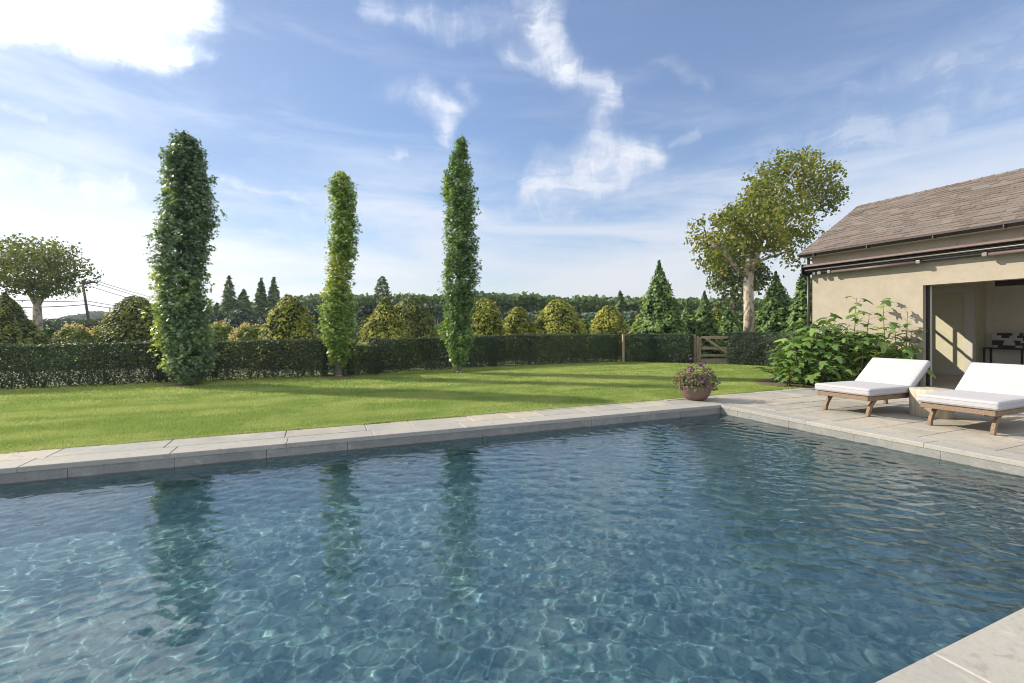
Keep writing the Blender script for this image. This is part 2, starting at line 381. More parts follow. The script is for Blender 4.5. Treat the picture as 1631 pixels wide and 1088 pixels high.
class MB:
    """mesh builder: collects polygons"""
    def __init__(s): s.v = []; s.f = []
    def add(s, vs, fs):
        k = len(s.v); s.v += [tuple(p) for p in vs]; s.f += [tuple(i + k for i in f) for f in fs]; return s
    def box(s, x0, x1, y0, y1, z0, z1):
        return s.add([(x0, y0, z0), (x1, y0, z0), (x1, y1, z0), (x0, y1, z0), (x0, y0, z1), (x1, y0, z1), (x1, y1, z1), (x0, y1, z1)],
                     [(0, 3, 2, 1), (4, 5, 6, 7), (0, 1, 5, 4), (1, 2, 6, 5), (2, 3, 7, 6), (3, 0, 4, 7)])
    def prism(s, poly, y0, y1, axis='y'):
        """poly in (a,z) extruded along axis"""
        n = len(poly)
        def P(a, z, t): return (a, t, z) if axis == 'y' else (t, a, z)
        vs = [P(a, z, y0) for a, z in poly] + [P(a, z, y1) for a, z in poly]
        fs = [tuple(range(n)), tuple(range(2 * n - 1, n - 1, -1))] + [(i, i + n, (i + 1) % n + n, (i + 1) % n) for i in range(n)]
        return s.add(vs, fs)
    def tube(s, pts, rad, seg=8, cap=True):
        pts = [Vector(p) for p in pts]; n = len(pts)
        if not hasattr(rad, '__len__'): rad = [rad] * n
        k = len(s.v); up = Vector((.13, .21, 1)).normalized()
        prev = None
        for i, p in enumerate(pts):
            t = (pts[min(i + 1, n - 1)] - pts[max(i - 1, 0)])
            t = t.normalized() if t.length > 1e-9 else Vector((0, 0, 1))
            if prev is None:
                a = t.cross(up if abs(t.dot(up)) < .95 else Vector((1, 0, 0))).normalized()
            else:
                a = (prev - t * prev.dot(t)).normalized()
            prev = a; b = t.cross(a)
            for j in range(seg):
                th = 2 * pi * j / seg; s.v.append(tuple(p + (a * cos(th) + b * sin(th)) * rad[i]))
        for i in range(n - 1):
            for j in range(seg):
                s.f.append((k + i * seg + j, k + i * seg + (j + 1) % seg, k + (i + 1) * seg + (j + 1) % seg, k + (i + 1) * seg + j))
        if cap:
            s.f.append(tuple(k + j for j in reversed(range(seg)))); s.f.append(tuple(k + (n - 1) * seg + j for j in range(seg)))
        return s
    def lathe(s, prof, seg=32, c=(0, 0)):
        k = len(s.v); n = len(prof)
        for r, z in prof:
            for j in range(seg):
                th = 2 * pi * j / seg; s.v.append((c[0] + r * cos(th), c[1] + r * sin(th), z))
        for i in range(n - 1):
            for j in range(seg):
                s.f.append((k + i * seg + j, k + i * seg + (j + 1) % seg, k + (i + 1) * seg + (j + 1) % seg, k + (i + 1) * seg + j))
        return s
    def build(s, name, m, parent=None, smooth=False, bevel=0, seg=2, fix=True):
        me = bpy.data.meshes.new(name); me.from_pydata(s.v, [], s.f); me.update()
        bm = bmesh.new(); bm.from_mesh(me)
        if fix: bmesh.ops.recalc_face_normals(bm, faces=bm.faces)
        if bevel: bmesh.ops.bevel(bm, geom=[e for e in bm.edges], offset=bevel, segments=seg, affect='EDGES', profile=.6)
        bm.to_mesh(me); bm.free()
        if smooth: me.polygons.foreach_set('use_smooth', [True] * len(me.polygons))
        me.materials.append(m)
        o = bpy.data.objects.new(name, me); return link(o, parent)

def np_mesh(name, V, counts, idx, m, parent=None, tint=None, smooth=False, mi=None, mats=None):
    me = bpy.data.meshes.new(name)
    me.vertices.add(len(V)); me.vertices.foreach_set('co', np.asarray(V, dtype=np.float32).ravel())
    me.loops.add(len(idx)); me.loops.foreach_set('vertex_index', np.asarray(idx, dtype=np.int32))
    starts = np.concatenate(([0], np.cumsum(counts)[:-1])).astype(np.int32)
    me.polygons.add(len(counts)); me.polygons.foreach_set('loop_start', starts)
    try: me.polygons.foreach_set('loop_total', np.asarray(counts, dtype=np.int32))
    except Exception: pass
    if smooth: me.polygons.foreach_set('use_smooth', np.ones(len(counts), dtype=bool))
    for mm in (mats or [m]): me.materials.append(mm)
    if mi is not None: me.polygons.foreach_set('material_index', np.asarray(mi, dtype=np.int32))
    if tint is not None:
        a = me.attributes.new('tint', 'FLOAT', 'POINT'); a.data.foreach_set('value', np.asarray(tint, dtype=np.float32))
    me.update(calc_edges=True); me.validate()
    o = bpy.data.objects.new(name, me); return link(o, parent)

def nrm(a): return a / np.maximum(np.linalg.norm(a, axis=1, keepdims=True), 1e-9)
def star(l=5, inner=.36, base=-.25):
    pts = []
    angs = [90, 35, -20, 200, 145]; angs = [-35, 28, 90, 152, 215]
    lens = [.62, .9, 1.0, .9, .62]
    for i, (a, L) in enumerate(zip(angs, lens)):
        pts.append((cos(R(a)) * L, sin(R(a)) * L, -.12 * L))
        if i < 4:
            b = (a + angs[i + 1]) / 2; pts.append((cos(R(b)) * inner, sin(R(b)) * inner, .03))
    pts.append((0, -.22, 0))
    V = np.array(pts); V[:, 1] += .1
    return V, [tuple(range(len(pts)))]
T_STAR = star()
T_LEAF = (np.array([(0, -.5, 0), (.30, -.02, .07), (0, .5, -.05), (-.30, .02, .07)]), [(0, 1, 2), (0, 2, 3)])
T_ROUND = (np.array([(0, -.5, 0), (.42, -.15, .06), (.30, .38, 0), (0, .5, -.06), (-.30, .38, 0), (-.42, -.15, .06)]), [(0, 1, 2, 3), (0, 3, 4, 5)])
T_SPRAY = (np.array([(0, -.5, 0), (.22, -.15, .02), (.42, .12, -.05), (.16, .10, 0), (.24, .42, -.08), (0, .62, -.12), (-.20, .40, -.08), (-.14, .10, 0), (-.42, .16, -.05), (-.20, -.15, .02)]),
           [(0, 1, 3, 7, 9), (1, 2, 3), (3, 4, 5, 6, 7), (7, 8, 9)])
def figleaf():
    pts = [(0, -.38, 0)]
    for a, L, in ((-48, .50), (-20, .26), (8, .56), (38, .26)): pts.append((cos(R(a)) * L, sin(R(a)) * L, 0))
    right = pts[1:]; c = [(0, .66, 0)]
    P = right + [(.13, .52, 0)] + c + [(-.13, .52, 0)] + [(-x, y, z) for x, y, z in reversed(right)]
    V = [(0, -.30, 0)] + P
    V = np.array([(x, y, -.55 * (x * x) - .35 * max(y, 0) ** 2) for x, y, z in V])
    n = len(P); V = np.vstack([V, [[0, .05, .03]]]); c = n + 1
    F = [(0, 1, c)] + [(i, i + 1, c) for i in range(1, n)] + [(n, 0, c)]
    return V, F
T_FIG = figleaf()
def leaves(name, P, N, U, size, tmpl, m, parent=None, tint=None, mi=None, mats=None):
    """one mesh of many leaves: centres P, normals N, tip directions U"""
    V0, F = tmpl; n = len(P); k = len(V0)
    N = nrm(N); U = nrm(U - N * (U * N).sum(1, keepdims=True)); X = np.cross(U, N)
    size = np.broadcast_to(np.asarray(size, dtype=float), (n,))
    V = P[:, None, :] + size[:, None, None] * (V0[None, :, 0, None] * X[:, None, :] + V0[None, :, 1, None] * U[:, None, :] + V0[None, :, 2, None] * N[:, None, :])
    cnt = np.tile([len(f) for f in F], n); flat = np.concatenate([np.array(f) for f in F])
    idx = (np.arange(n)[:, None] * k + flat[None, :]).ravel()
    if tint is None: tint = rng.random(n)
    t = np.repeat(np.clip(tint, 0, 1), k)
    if mi is not None: mi = np.repeat(mi, len(F))
    return np_mesh(name, V.reshape(-1, 3), cnt, idx, m, parent, t, mi=mi, mats=mats)
def rdir(n):
    v = rng.normal(size=(n, 3)); return nrm(v)
def nz(P, f, seed=0):
    """cheap smooth pseudo noise in -1..1"""
    r = np.random.default_rng(1000 + seed); o = np.zeros(len(P))
    for i in range(6):
        k = r.normal(size=3); k /= np.linalg.norm(k); o += np.sin(P @ (k * f * (1 + .35 * i)) + r.random() * 6.28) / (1 + .3 * i)
    return o / 2.6
def copy_tree(root, loc, rz=None, label=None, scale=None):
    r = root.copy(); COL.objects.link(r); r.location = loc
    if rz is not None: r.rotation_euler = (0, 0, rz)
    if label: r['label'] = label
    if scale: r.scale = scale if hasattr(scale, '__len__') else (scale,) * 3
    for ch in list(root.children):
        c = ch.copy(); COL.objects.link(c); c.parent = r
        for q in list(ch.children):
            d = q.copy(); COL.objects.link(d); d.parent = c
    return r

# ------------------------------------------------------------------ ground, lawn
PX0, PX1, PY0, PY1 = -7.0, 6.82, 1.10, 6.20      # pool
WATER = -0.155
def sheet_hole(name, X0, X1, Y0, Y1, hx0, hx1, hy0, hy1, z, m):
    xs = [X0, hx0, hx1, X1]; ys = [Y0, hy0, hy1, Y1]
    V = [(x, y, z) for y in ys for x in xs]; F = []
    for j in range(3):
        for i in range(3):
            if i == 1 and j == 1: continue
            a = j * 4 + i; F.append((a, a + 1, a + 5, a + 4))
    b = MB(); b.add(V, F); return tag(b.build(name, m, fix=False), kind='structure')
sheet_hole('ground', -1500, 1500, -800, 2200, PX0 - .2, PX1 + .2, PY0 - .2, PY1 + .2, -.045, M['field'])
# lawn: polygon from the pool surround to the hedges
LAWN = [(-14, 7.02), (-3.0, 6.99), (5.5, 7.12), (10.9, 7.30), (13.4, 8.2), (13.6, 9.3), (16.6, 11.8), (15.3, 13.9), (14.0, 15.2), (12.2, 17.0), (4.3, 15.9), (-6.7, 14.75), (-14, 14.4)]
tag(MB().add([(x, y, -.022) for x, y in LAWN], [tuple(range(len(LAWN)))]).build('lawn', M['lawn'], fix=False), kind='structure')
def inpoly(P, poly):
    x, y = P[:, 0], P[:, 1]; r = np.zeros(len(P), bool); n = len(poly)
    for i in range(n):
        x0, y0 = poly[i]; x1, y1 = poly[(i + 1) % n]
        c = ((y0 > y) != (y1 > y)) & (x < (x1 - x0) * (y - y0) / (y1 - y0 + 1e-12) + x0); r ^= c
    return r
def grass():
    out = []
    for (ya, yb, dens, w, h) in ((6.9, 8.6, 4200, .0050, .036), (8.6, 11, 2300, .0075, .038), (11, 18, 900, .013, .042)):
        n = int((yb - ya) * 28 * dens)
        P = np.column_stack([rng.uniform(-11, 17, n), rng.uniform(ya, yb, n), np.full(n, -.02)])
        d = P[:, 0] * S_ + P[:, 1] * C_; l = P[:, 0] * C_ - P[:, 1] * S_
        P = P[(np.abs(l) < d * 1.25 + .5)]; P = P[inpoly(P, LAWN)]
        out.append((P, np.full(len(P), w), h * rng.uniform(.6, 1.25, len(P))))
    # ragged fringe over the stone edge
    n = 14000; t = rng.uniform(-6, 10.9, n)
    yy = np.interp(t, [-14, -3, 5.5, 10.9], [7.02, 6.99, 7.12, 7.30]) + rng.uniform(-.03, .03, n) + .02 * np.sin(t * 9) * np.sin(t * 2.3)
    out.append((np.column_stack([t, yy, np.full(n, -.02)]), np.full(n, .006), .04 * rng.uniform(.7, 1.3, n)))
    P = np.concatenate([o[0] for o in out]); w = np.concatenate([o[1] for o in out]); h = np.concatenate([o[2] for o in out])
    n = len(P); a = rng.uniform(0, 2 * pi, n); D_ = np.column_stack([np.cos(a), np.sin(a), np.zeros(n)])
    b = rng.uniform(0, 2 * pi, n); L = np.column_stack([np.cos(b), np.sin(b), np.zeros(n)]) * (h * rng.uniform(.2, .9, n))[:, None]
    V = np.stack([P - D_ * w[:, None], P + D_ * w[:, None], P + L + np.array([0, 0, 1]) * h[:, None]], 1).reshape(-1, 3)
    o = np_mesh('grass', V, np.full(n, 3), np.arange(3 * n), M['blade'], None, np.repeat(rng.random(n) ** 2, 3))
    return tag(o, 'short mown lawn grass running from the pool edge to the hedges', 'grass', kind='stuff')
grass()

# ------------------------------------------------------------------ pool
b = MB()
x0, x1, y0, y1, zb, zt = PX0 - .03, PX1 + .03, PY0 - .03, PY1 + .03, -1.15, -.05
b.add([(x0, y0, zb), (x1, y0, zb), (x1, y1, zb), (x0, y1, zb), (x0, y0, zt), (x1, y0, zt), (x1, y1, zt), (x0, y1, zt)],
      [(0, 1, 2, 3), (0, 4, 5, 1), (1, 5, 6, 2), (2, 6, 7, 3), (3, 7, 4, 0)])
basin = b.build('pool_basin', M['plaster'], fix=False); tag(basin, kind='structure')
# stone waterline band standing 6 mm proud of the plaster, cut into blocks with fine joints
def band(axis, fixed, a0, a1, sgn, wid):
    bb = MB(); t = a0
    while t < a1:
        e = min(t + wid, a1); g_ = .0025
        if axis == 'x': bb.box(t + g_, e - g_, *(sorted((fixed, fixed + sgn * .02))), -.30, -.052)
        else: bb.box(*(sorted((fixed, fixed + sgn * .02))), t + g_, e - g_, -.30, -.052)
        t = e
    return bb
bb = band('x', y1 - .001, x0 + .021, x1 - .021, -1, .92); q = band('x', y0 + .001, x0 + .021, x1 - .021, 1, .92); bb.add(q.v, q.f)
q = band('y', x1 - .001, y0 + .021, y1 - .021, -1, .95); bb.add(q.v, q.f)
tag(bb.build('waterline_band', M['band']), kind='structure')
def water():
    st = .0112; nx = int((PX1 - PX0 + .05) / st); ny = int((PY1 - PY0 + .05) / st)
    X, Y = np.meshgrid(np.linspace(PX0 - .02, PX1 + .02, nx), np.linspace(PY0 - .02, PY1 + .02, ny)); H = np.zeros_like(X)
    r = np.random.default_rng(21)
    wind = R(62)
    calm = .75 + 1.0 / (1 + np.exp(-(X - 2.8) * 1.2)); calmf = .80 + .35 / (1 + np.exp(-(X - 1.8) * 1.1))
    for i in range(110):
        lam = .045 * (5.6 ** (r.random() ** 1.25)); th = wind + r.normal() * (.55 if lam > .22 else .85); k = 2 * pi / lam
        a = min(.0125 / k, .31 / k ** 2) * (1.0 if lam > .16 else .85)
        mod = calm if lam > .18 else calmf
        # local wave groups
        gk = r.normal(size=2) * .5; grp = .6 + .6 * np.sin(X * gk[0] + Y * gk[1] + r.random() * 6.28)
        H += a * mod * grp * np.sin(k * (X * cos(th) + Y * sin(th)) + r.random() * 6.28)
    chop = .10 + .80 / (1 + np.exp(-(X - 3.2) * .9))
    for i in range(56):
        lam = .05 + .075 * r.random() ** 1.2; th = wind + .25 + r.normal() * .7; k = 2 * pi / lam
        gk = r.normal(size=2) * .9; grp = .55 + .65 * np.sin(X * gk[0] + Y * gk[1] + r.random() * 6.28)
        H += .0115 / k * chop * grp * np.sin(k * (X * cos(th) + Y * sin(th)) + r.random() * 6.28)
    V = np.column_stack([X.ravel(), Y.ravel(), (WATER + H).ravel()])
    i = np.arange((ny - 1) * nx).reshape(ny - 1, nx)[:, :-1].ravel()
    idx = np.column_stack([i, i + 1, i + nx + 1, i + nx]).ravel()
    o = np_mesh('water', V, np.full(len(i), 4), idx, M['water'], smooth=True); tag(o, kind='structure')
    return o
wt = water()
wt.cycles.is_caustics_caster = True; basin.cycles.is_caustics_receiver = True; ld.cycles.is_caustics_light = True

# coping + terrace stones
def stones(name, rects, m, top=0.0, th=.05, gap=.004, tilt=.0015, bev=.006):
    bb = MB()
    for (x0, x1, y0, y1) in rects:
        dz = [random.uniform(-tilt, tilt) for _ in range(4)]
        g_ = gap * random.uniform(.7, 1.3)
        X0, X1, Y0, Y1 = x0 + g_, x1 - g_, y0 + g_, y1 - g_
        z = top; B = bev
        base = [(X0, Y0), (X1, Y0), (X1, Y1), (X0, Y1)]; ins = [(X0 + B, Y0 + B), (X1 - B, Y0 + B), (X1 - B, Y1 - B), (X0 + B, Y1 - B)]
        V = [(x, y, z - th) for x, y in base] + [(x, y, z - B + dz[i]) for i, (x, y) in enumerate(base)] + [(x, y, z + dz[i]) for i, (x, y) in enumerate(ins)]
        F = [(3, 2, 1, 0)] + [(i, (i + 1) % 4, (i + 1) % 4 + 4, i + 4) for i in range(4)] + [(i + 4, (i + 1) % 4 + 4, (i + 1) % 4 + 8, i + 8) for i in range(4)] + [(8, 9, 10, 11)]
        bb.add(V, F)
    return tag(bb.build(name, m, fix=False), kind='structure')
CW = .36
rects = []
t = PX0 - .4
while t < PX1 - .6: e = min(t + random.uniform(1.0, 1.5), PX1 + CW); rects.append((t, e, PY1, PY1 + CW)); t = e
rects.append((t, PX1 + CW, PY1, PY1 + CW)) if t < PX1 + CW - .01 else None
t = PY0
for e in (1.9, 3.15, 4.62, PY1): rects.append((PX1, PX1 + CW, t, e)); t = e
for a_, b_ in ((-7.4, -5), (-5, -2.6), (-2.6, -.2), (-.2, 2.447), (2.447, 4.6), (4.6, PX1 + CW)): rects.append((a_, b_, PY0 - .62, PY0))
rects.append((PX0 - .4, PX0, PY0, PY1))
stones('pool_coping', rects, M['coping'], 0.0, .052, .0018, .0006, .006)
def ashlar(x0, x1, y0, y1, along, wmin=.38, wmax=.72, lmin=.5, lmax=1.25):
    out = []; a = x0 if along == 'y' else y0; A = x1 if along == 'y' else y1
    while a < A - .02:
        w = random.uniform(wmin, wmax); e = a + w if A - (a + w) > .25 else A
        t, T = (y0, y1) if along == 'y' else (x0, x1); t -= random.uniform(0, .5); lo = y0 if along == 'y' else x0
        while t < T:
            f = t + random.uniform(lmin, lmax); f = min(f, T)
            if T - f < .2: f = T
            s0 = max(t, lo)
            if f - s0 > .05:
                if random.random() < .28 and w > .55:   # split lengthways
                    m_ = a + (e - a) * random.choice((.4, .5, .6))
                    for p, q in ((a, m_), (m_, e)): out.append((p, q, s0, f) if along == 'y' else (s0, f, p, q))
                else: out.append((a, e, s0, f) if along == 'y' else (s0, f, a, e))
            t = f
        a = e
    return out
rr = ashlar(PX1 + CW, 13.62, -3, 7.02, 'x', .42, .75, .6, 1.5)
rr += [(a_, b_, 7.02, 7.02 + w) for a_, b_, w in ((6.3, 7.4, .12), (7.4, 8.9, .14), (8.9, 9.9, .17), (9.9, 11.2, .22), (11.2, 12.4, .2))]
random.seed(11)
rr += ashlar(PX0 - .4, PX1 + CW, PY1 + CW, 6.985, 'x', .42, .44, .5, 1.3)
rr += [(a_, b_, 6.985, 6.985 + w) for a_, b_, w in ((1.0, 2.2, .03), (2.2, 3.4, .06), (3.4, 4.6, .085), (4.6, 5.5, .11), (5.5, 6.3, .12))]
rr += ashlar(-7.4, PX1 + CW, -3, PY0 - .62, 'x')
stones('terrace', rr, M['flag'], -.001, .045, .0042, .003, .006)
sheet_hole('joint_bed', -7.4, 13.62, -3, 7.14, PX0 - .04, PX1 + .04, PY0 - .04, PY1 + .04, -.013, M['grout'])

# ------------------------------------------------------------------ pool house
WX, HY1, HYN, BX, RX = 13.66, 9.05, -1.5, 18.72, 16.2
OY1, OY0, OZ = 6.32, .9, 2.47
EZ, RZ = 3.66, 5.40
house = thing('pool_house', 'beige stucco pool house with brown shingle roof and a wide open front beside the terrace', 'building', (WX, HY1, 0))
def hb(): return MB()
def hbuild(bm_, name, m, parent=None, **k):
    par = house if parent is None else parent
    off = Vector((WX, HY1, 0)); bm_.v = [tuple(Vector(p) - off) for p in bm_.v]
    o = bm_.build(name, m, par, **k); return o
b = hb(); T = .26
b.box(WX, WX + T, OY1, HY1, -.04, EZ - .12); b.box(WX, WX + T, HYN, OY0, -.04, EZ - .12); b.box(WX, WX + T, OY0, OY1, OZ, EZ - .12)
# far gable wall with a window hole, back wall, near gable
gx0, gx1, gz0, gz1 = 15.25, 16.75, 1.62, 2.92
Y0g, Y1g = HY1 - T, HY1
b.box(WX + T, gx0, Y0g, Y1g, -.04, 3.0); b.box(gx1, BX - T, Y0g, Y1g, -.04, 3.0); b.box(gx0, gx1, Y0g, Y1g, -.04, gz0); b.box(gx0, gx1, Y0g, Y1g, gz1, 3.0)
b.box(BX - T, BX, HYN, HY1, -.04, EZ - .12)
sl = (RZ - EZ) / (RX - (WX - .3))
zz = EZ - .06 + (WX - (WX - .3)) * sl * 0
b.prism([(WX + T, 3.0), (BX - T, 3.0), (BX - T, 3.54), (RX, RZ - .16), (WX + T, 3.54)], Y0g, Y1g)
b.prism([(WX + T, -.04), (BX - T, -.04), (BX - T, 3.54), (RX, RZ - .16), (WX + T, 3.54)], HYN, HYN + T)
wall = hbuild(b, 'wall', M['stucco'])
# roof: deck + shingles
roof = hbuild(hb().prism([(WX - .27, EZ - .075), (RX, RZ - .06), (BX + .27, EZ - .075), (BX + .27, EZ - .02), (RX, RZ - .008), (WX - .27, EZ - .02)], HYN - .2, HY1 + .16), 'roof', M['gutter'])
def shingles():
    V = []; F = []
    for side in (0, 1):
        ex = WX - .30 if side == 0 else BX + .30
        run = Vector((RX - ex, 0, RZ - EZ)); L = run.length; u = run / L; n = Vector((-u.z, 0, u.x)) if side == 0 else Vector((u.z, 0, -u.x) if u.x > 0 else (-u.z * -1, 0, -u.x))
        if n.z < 0: n = -n
        rows = int(L / .14)
        for r_ in range(rows):
            s0 = r_ * L / rows; s1 = s0 + L / rows + .03
            y = HYN - .22 - random.uniform(0, .3)
            while y < HY1 + .18:
                w = random.choice((.16, .22, .3, .38)); e = min(y + w, HY1 + .18); a_ = max(y, HYN - .22)
                if e - a_ > .02:
                    th = random.choice((.010, .016, .024)); s0_ = s0 + random.choice((0, 0, .012)) * 0
                    lo = Vector((ex, 0, EZ)) + u * s0_; hi = Vector((ex, 0, EZ)) + u * min(s1, L)
                    k = len(V)
                    for (pt, h) in ((lo, 0), (lo, th), (hi, .0035)):
                        p = pt + n * h
                        V.append((p.x, a_ + .0015, p.z)); V.append((p.x, e - .0015, p.z))
                    F += [(k, k + 1, k + 3, k + 2), (k + 2, k + 3, k + 5, k + 4), (k, k + 2, k + 4), (k + 1, k + 5, k + 3)]
                y = e
    b = hb(); b.add(V, F); o = hbuild(b, 'shingles', M['shingle'], roof, fix=False)
    b = hb(); y = HYN - .22
    while y < HY1 + .18:
        e = min(y + .24, HY1 + .18); z0 = RZ + .012; z1 = RZ + .026
        b.add([(RX - .15, y, RZ - .15 * sl + .02), (RX, y, z0 + .014), (RX + .15, y, RZ - .15 * sl + .02), (RX - .15, e + .03, RZ - .15 * sl + .008), (RX, e + .03, z0), (RX + .15, e + .03, RZ - .15 * sl + .008),
               (RX - .15, y, RZ - .15 * sl), (RX, y, z0 - .01), (RX + .15, y, RZ - .15 * sl)],
              [(0, 1, 4, 3), (1, 2, 5, 4), (6, 7, 1, 0), (7, 8, 2, 1)]); y = e
    hbuild(b, 'ridge_cap', M['shingle'], roof, fix=False)
shingles()
hbuild(hb().prism([(WX - .315, EZ - .075), (WX - .275, EZ - .115), (WX - .275, EZ + .0), (WX - .385, EZ - .012), (WX - .385, EZ - .055)], HYN - .2, HY1 + .18), 'gutter', M['gutter'])
gut = house.children[-1]
for y in (8.75, 7.35, 5.95, 4.75, 3.4, 2.0):
    hbuild(hb().box(WX - .40, WX - .27, y - .012, y + .012, EZ - .13, EZ - .06), 'gutter_bracket', M['gutter'], gut)
b = hb(); b.box(WX - .27, WX - .001, HYN, HY1 + .10, EZ - .13, EZ - .08); hbuild(b, 'soffit', M['stucco'])
hbuild(hb().tube([(WX - .05, HY1 + .07, EZ - .1), (WX - .05, HY1 + .07, 0)], .04, 10), 'downpipe', M['gutter'], smooth=True)
# opening: black frame post and casing
hbuild(hb().box(WX + .13, WX + .19, OY1 - .055, OY1 - .002, 0, OZ - .002), 'door_frame', M['black'])
hbuild(hb().box(WX + .195, WX + .24, OY1 - .075, OY1 - .002, 0, OZ - .01), 'door_casing', M['trim'])
# room
hbuild(hb().box(WX + T + .001, BX - T - .001, HYN + T, Y0g - .001, 2.96, 2.99), 'ceiling', M['room'])
random.seed(5)
fl = stones('floor', ashlar(13.63, BX - T, HYN + T, HY1 - T, 'x', .45, .75, .6, 1.4), M['flag'], .0, .045, .004, .001, .005)
fl.parent = house; fl.location = (-WX, -HY1, 0); del fl['kind']
b = hb(); b.box(BX - T - .012, BX - T - .002, HYN + T, Y0g - .002, 0.002, 2.955); b.box(WX + T + .3, BX - T - .014, Y0g - .012, Y0g - .002, .002, gz0 - .12); hbuild(b, 'room_lining', M['room'])
# projecting closet panel with casing and baseboard
CX = 17.85
b = hb(); b.box(CX, BX - T - .014, 6.98, Y0g - .014, .002, 2.955); hbuild(b, 'closet', M['panel'])
b = hb(); b.box(CX - .035, CX - .002, 7.0, 7.24, .002, 2.66); b.box(CX - .035, CX - .002, 7.24, Y0g - .02, 2.50, 2.66); b.box(CX - .03, CX - .002, 7.24, Y0g - .02, .002, .21); hbuild(b, 'door_casing', M['trim'], bevel=.006)
hbuild(hb().box(16.9, 17.12, HYN + T + .01, 6.22, 2.56, 2.76), 'ceiling_beam', M['beam'])
win = hbuild(hb().box(gx0, gx0 + .06, Y0g + .08, Y0g + .15, gz0, gz1).box(gx1 - .06, gx1, Y0g + .08, Y0g + .15, gz0, gz1).box(gx0 + .06, gx1 - .06, Y0g + .08, Y0g + .15, gz0, gz0 + .06).box(gx0 + .06, gx1 - .06, Y0g + .08, Y0g + .15, gz1 - .06, gz1)
             .box((gx0 + gx1) / 2 - .03, (gx0 + gx1) / 2 + .03, Y0g + .085, Y0g + .145, gz0 + .06, gz1 - .06).box(gx0 + .06, gx1 - .06, Y0g + .087, Y0g + .143, (gz0 + gz1) / 2 - .03, (gz0 + gz1) / 2 + .03), 'window', M['trim'])
hbuild(hb().box(gx0 + .05, gx1 - .05, Y0g + .111, Y0g + .117, gz0 + .05, gz1 - .05), 'pane', M['glass'], win)

# awning hanging on the wall
aw = thing('awning', 'brown retracted folding arm awning mounted high along the pool house wall', 'awning', (WX, 9.1, 3.05))
def ab(b, name, m, **k):
    b.v = [tuple(Vector(p) - Vector((WX, 9.1, 3.05))) for p in b.v]; return b.build(name, m, aw, **k)
ab(MB().prism([(WX - .004, 3.34), (WX - .10, 3.34), (WX - .30, 3.29), (WX - .33, 3.24), (WX - .31, 3.225), (WX - .004, 3.265)], HYN + .3, 9.12), 'hood', M['brown'])
ab(MB().box(WX - .12, WX - .004, HYN + .3, 9.10, 3.03, 3.258), 'backplate', M['black'])
ab(MB().tube([(WX - .20, 9.08, 3.185), (WX - .20, HYN + .3, 3.185)], .032, 14), 'fabric_roll', M['gutter'], smooth=True)
ab(MB().tube([(WX - .27, 9.08, 3.14), (WX - .27, HYN + .3, 3.14)], .020, 10), 'front_bar', M['steel'], smooth=True)
ab(MB().tube([(WX - .23, 9.08, 3.10), (WX - .23, HYN + .3, 3.10)], .022, 10), 'front_bar', M['black'], smooth=True)
ab(MB().box(WX - .34, WX - .004, 9.122, 9.15, 3.0, 3.33), 'end_plate', M['black'])
for (ya, yb) in ((8.35, 6.35), (5.05, 3.0)):
    arm = ab(MB().tube([(WX - .22, ya, 3.025), (WX - .22, yb, 3.025)], .036, 12), 'folding_arm', M['brown'], smooth=True)
    for yy in (ya + .05, yb - .05):
        bb = MB().box(WX - .27, WX - .17, yy - .045, yy + .045, 2.985, 3.07); bb.v = [tuple(Vector(p) - Vector((WX, 9.1, 3.05))) for p in bb.v]; bb.build('elbow', M['steel'], arm, bevel=.012)
ab(MB().box(WX - .27, WX - .16, 8.62, 8.72, 2.99, 3.07), 'bracket', M['steel']); ab(MB().box(WX - .25, WX - .17, 8.80, 8.86, 3.0, 3.06), 'bracket', M['steel'])

# console and artwork
con = thing('console_table', 'thin black console table against the back wall inside the pool house', 'table', (18.1, 6.85, 0))
b = MB(); b.box(-.22, .22, -2.0, 0, .82, .86); b.build('table_top', M['black'], con)
for y in (0, -.78, -1.24, -1.95):
    for x in (-.2, .2): MB().box(x - .02, x + .02, y - .05 if y else -.05, y - .01 if y else -.01, .0, .82).build('leg', M['black'], con)
art = thing('block_sculpture', 'black and white stacked block artwork standing on the black console table', 'sculpture', (18.15, 6.72, .862))
random.seed(9); b = MB(); mi_ = []
for r_ in range(6):
    y = 0
    while y > -.95:
        w = random.uniform(.05, .20); o_ = random.uniform(0, .03); e = max(y - w, -.98)
        if y - e > .01: b.box(-.05 - o_, .05, e, y, r_ * .07, r_ * .07 + .07); mi_ += [int(random.random() < .42)] * 6
        y = e if e > -.979 else -2
o = b.build('mosaic', M['art_dark'], art, fix=False); o.data.materials.append(M['art_light']); o.data.polygons.foreach_set('material_index', mi_)

# ------------------------------------------------------------------ sun loungers
def rbox(x0, x1, y0, y1, z0, z1, bev=.03, seg=3, sub=10, puff=.008):
    bm = bmesh.new(); bmesh.ops.create_cube(bm, size=1)
    for v in bm.verts: v.co = Vector((x0 + (v.co.x + .5) * (x1 - x0), y0 + (v.co.y + .5) * (y1 - y0), z0 + (v.co.z + .5) * (z1 - z0)))
    bmesh.ops.bevel(bm, geom=list(bm.edges), offset=bev, segments=seg, affect='EDGES', profile=.5)
    big = [e for e in bm.edges if e.calc_length() > .3]
    bmesh.ops.subdivide_edges(bm, edges=big, cuts=sub, use_grid_fill=True)
    cx, cy = (x0 + x1) / 2, (y0 + y1) / 2; hx, hy = (x1 - x0) / 2, (y1 - y0) / 2
    for v in bm.verts:
        a = max(0, 1 - abs((v.co.x - cx) / hx) ** 3) * max(0, 1 - abs((v.co.y - cy) / hy) ** 3)
        if v.co.z > (z0 + z1) / 2: v.co.z += puff * a + .0025 * sin(v.co.x * 9 + v.co.y * 5) * a
    return bm
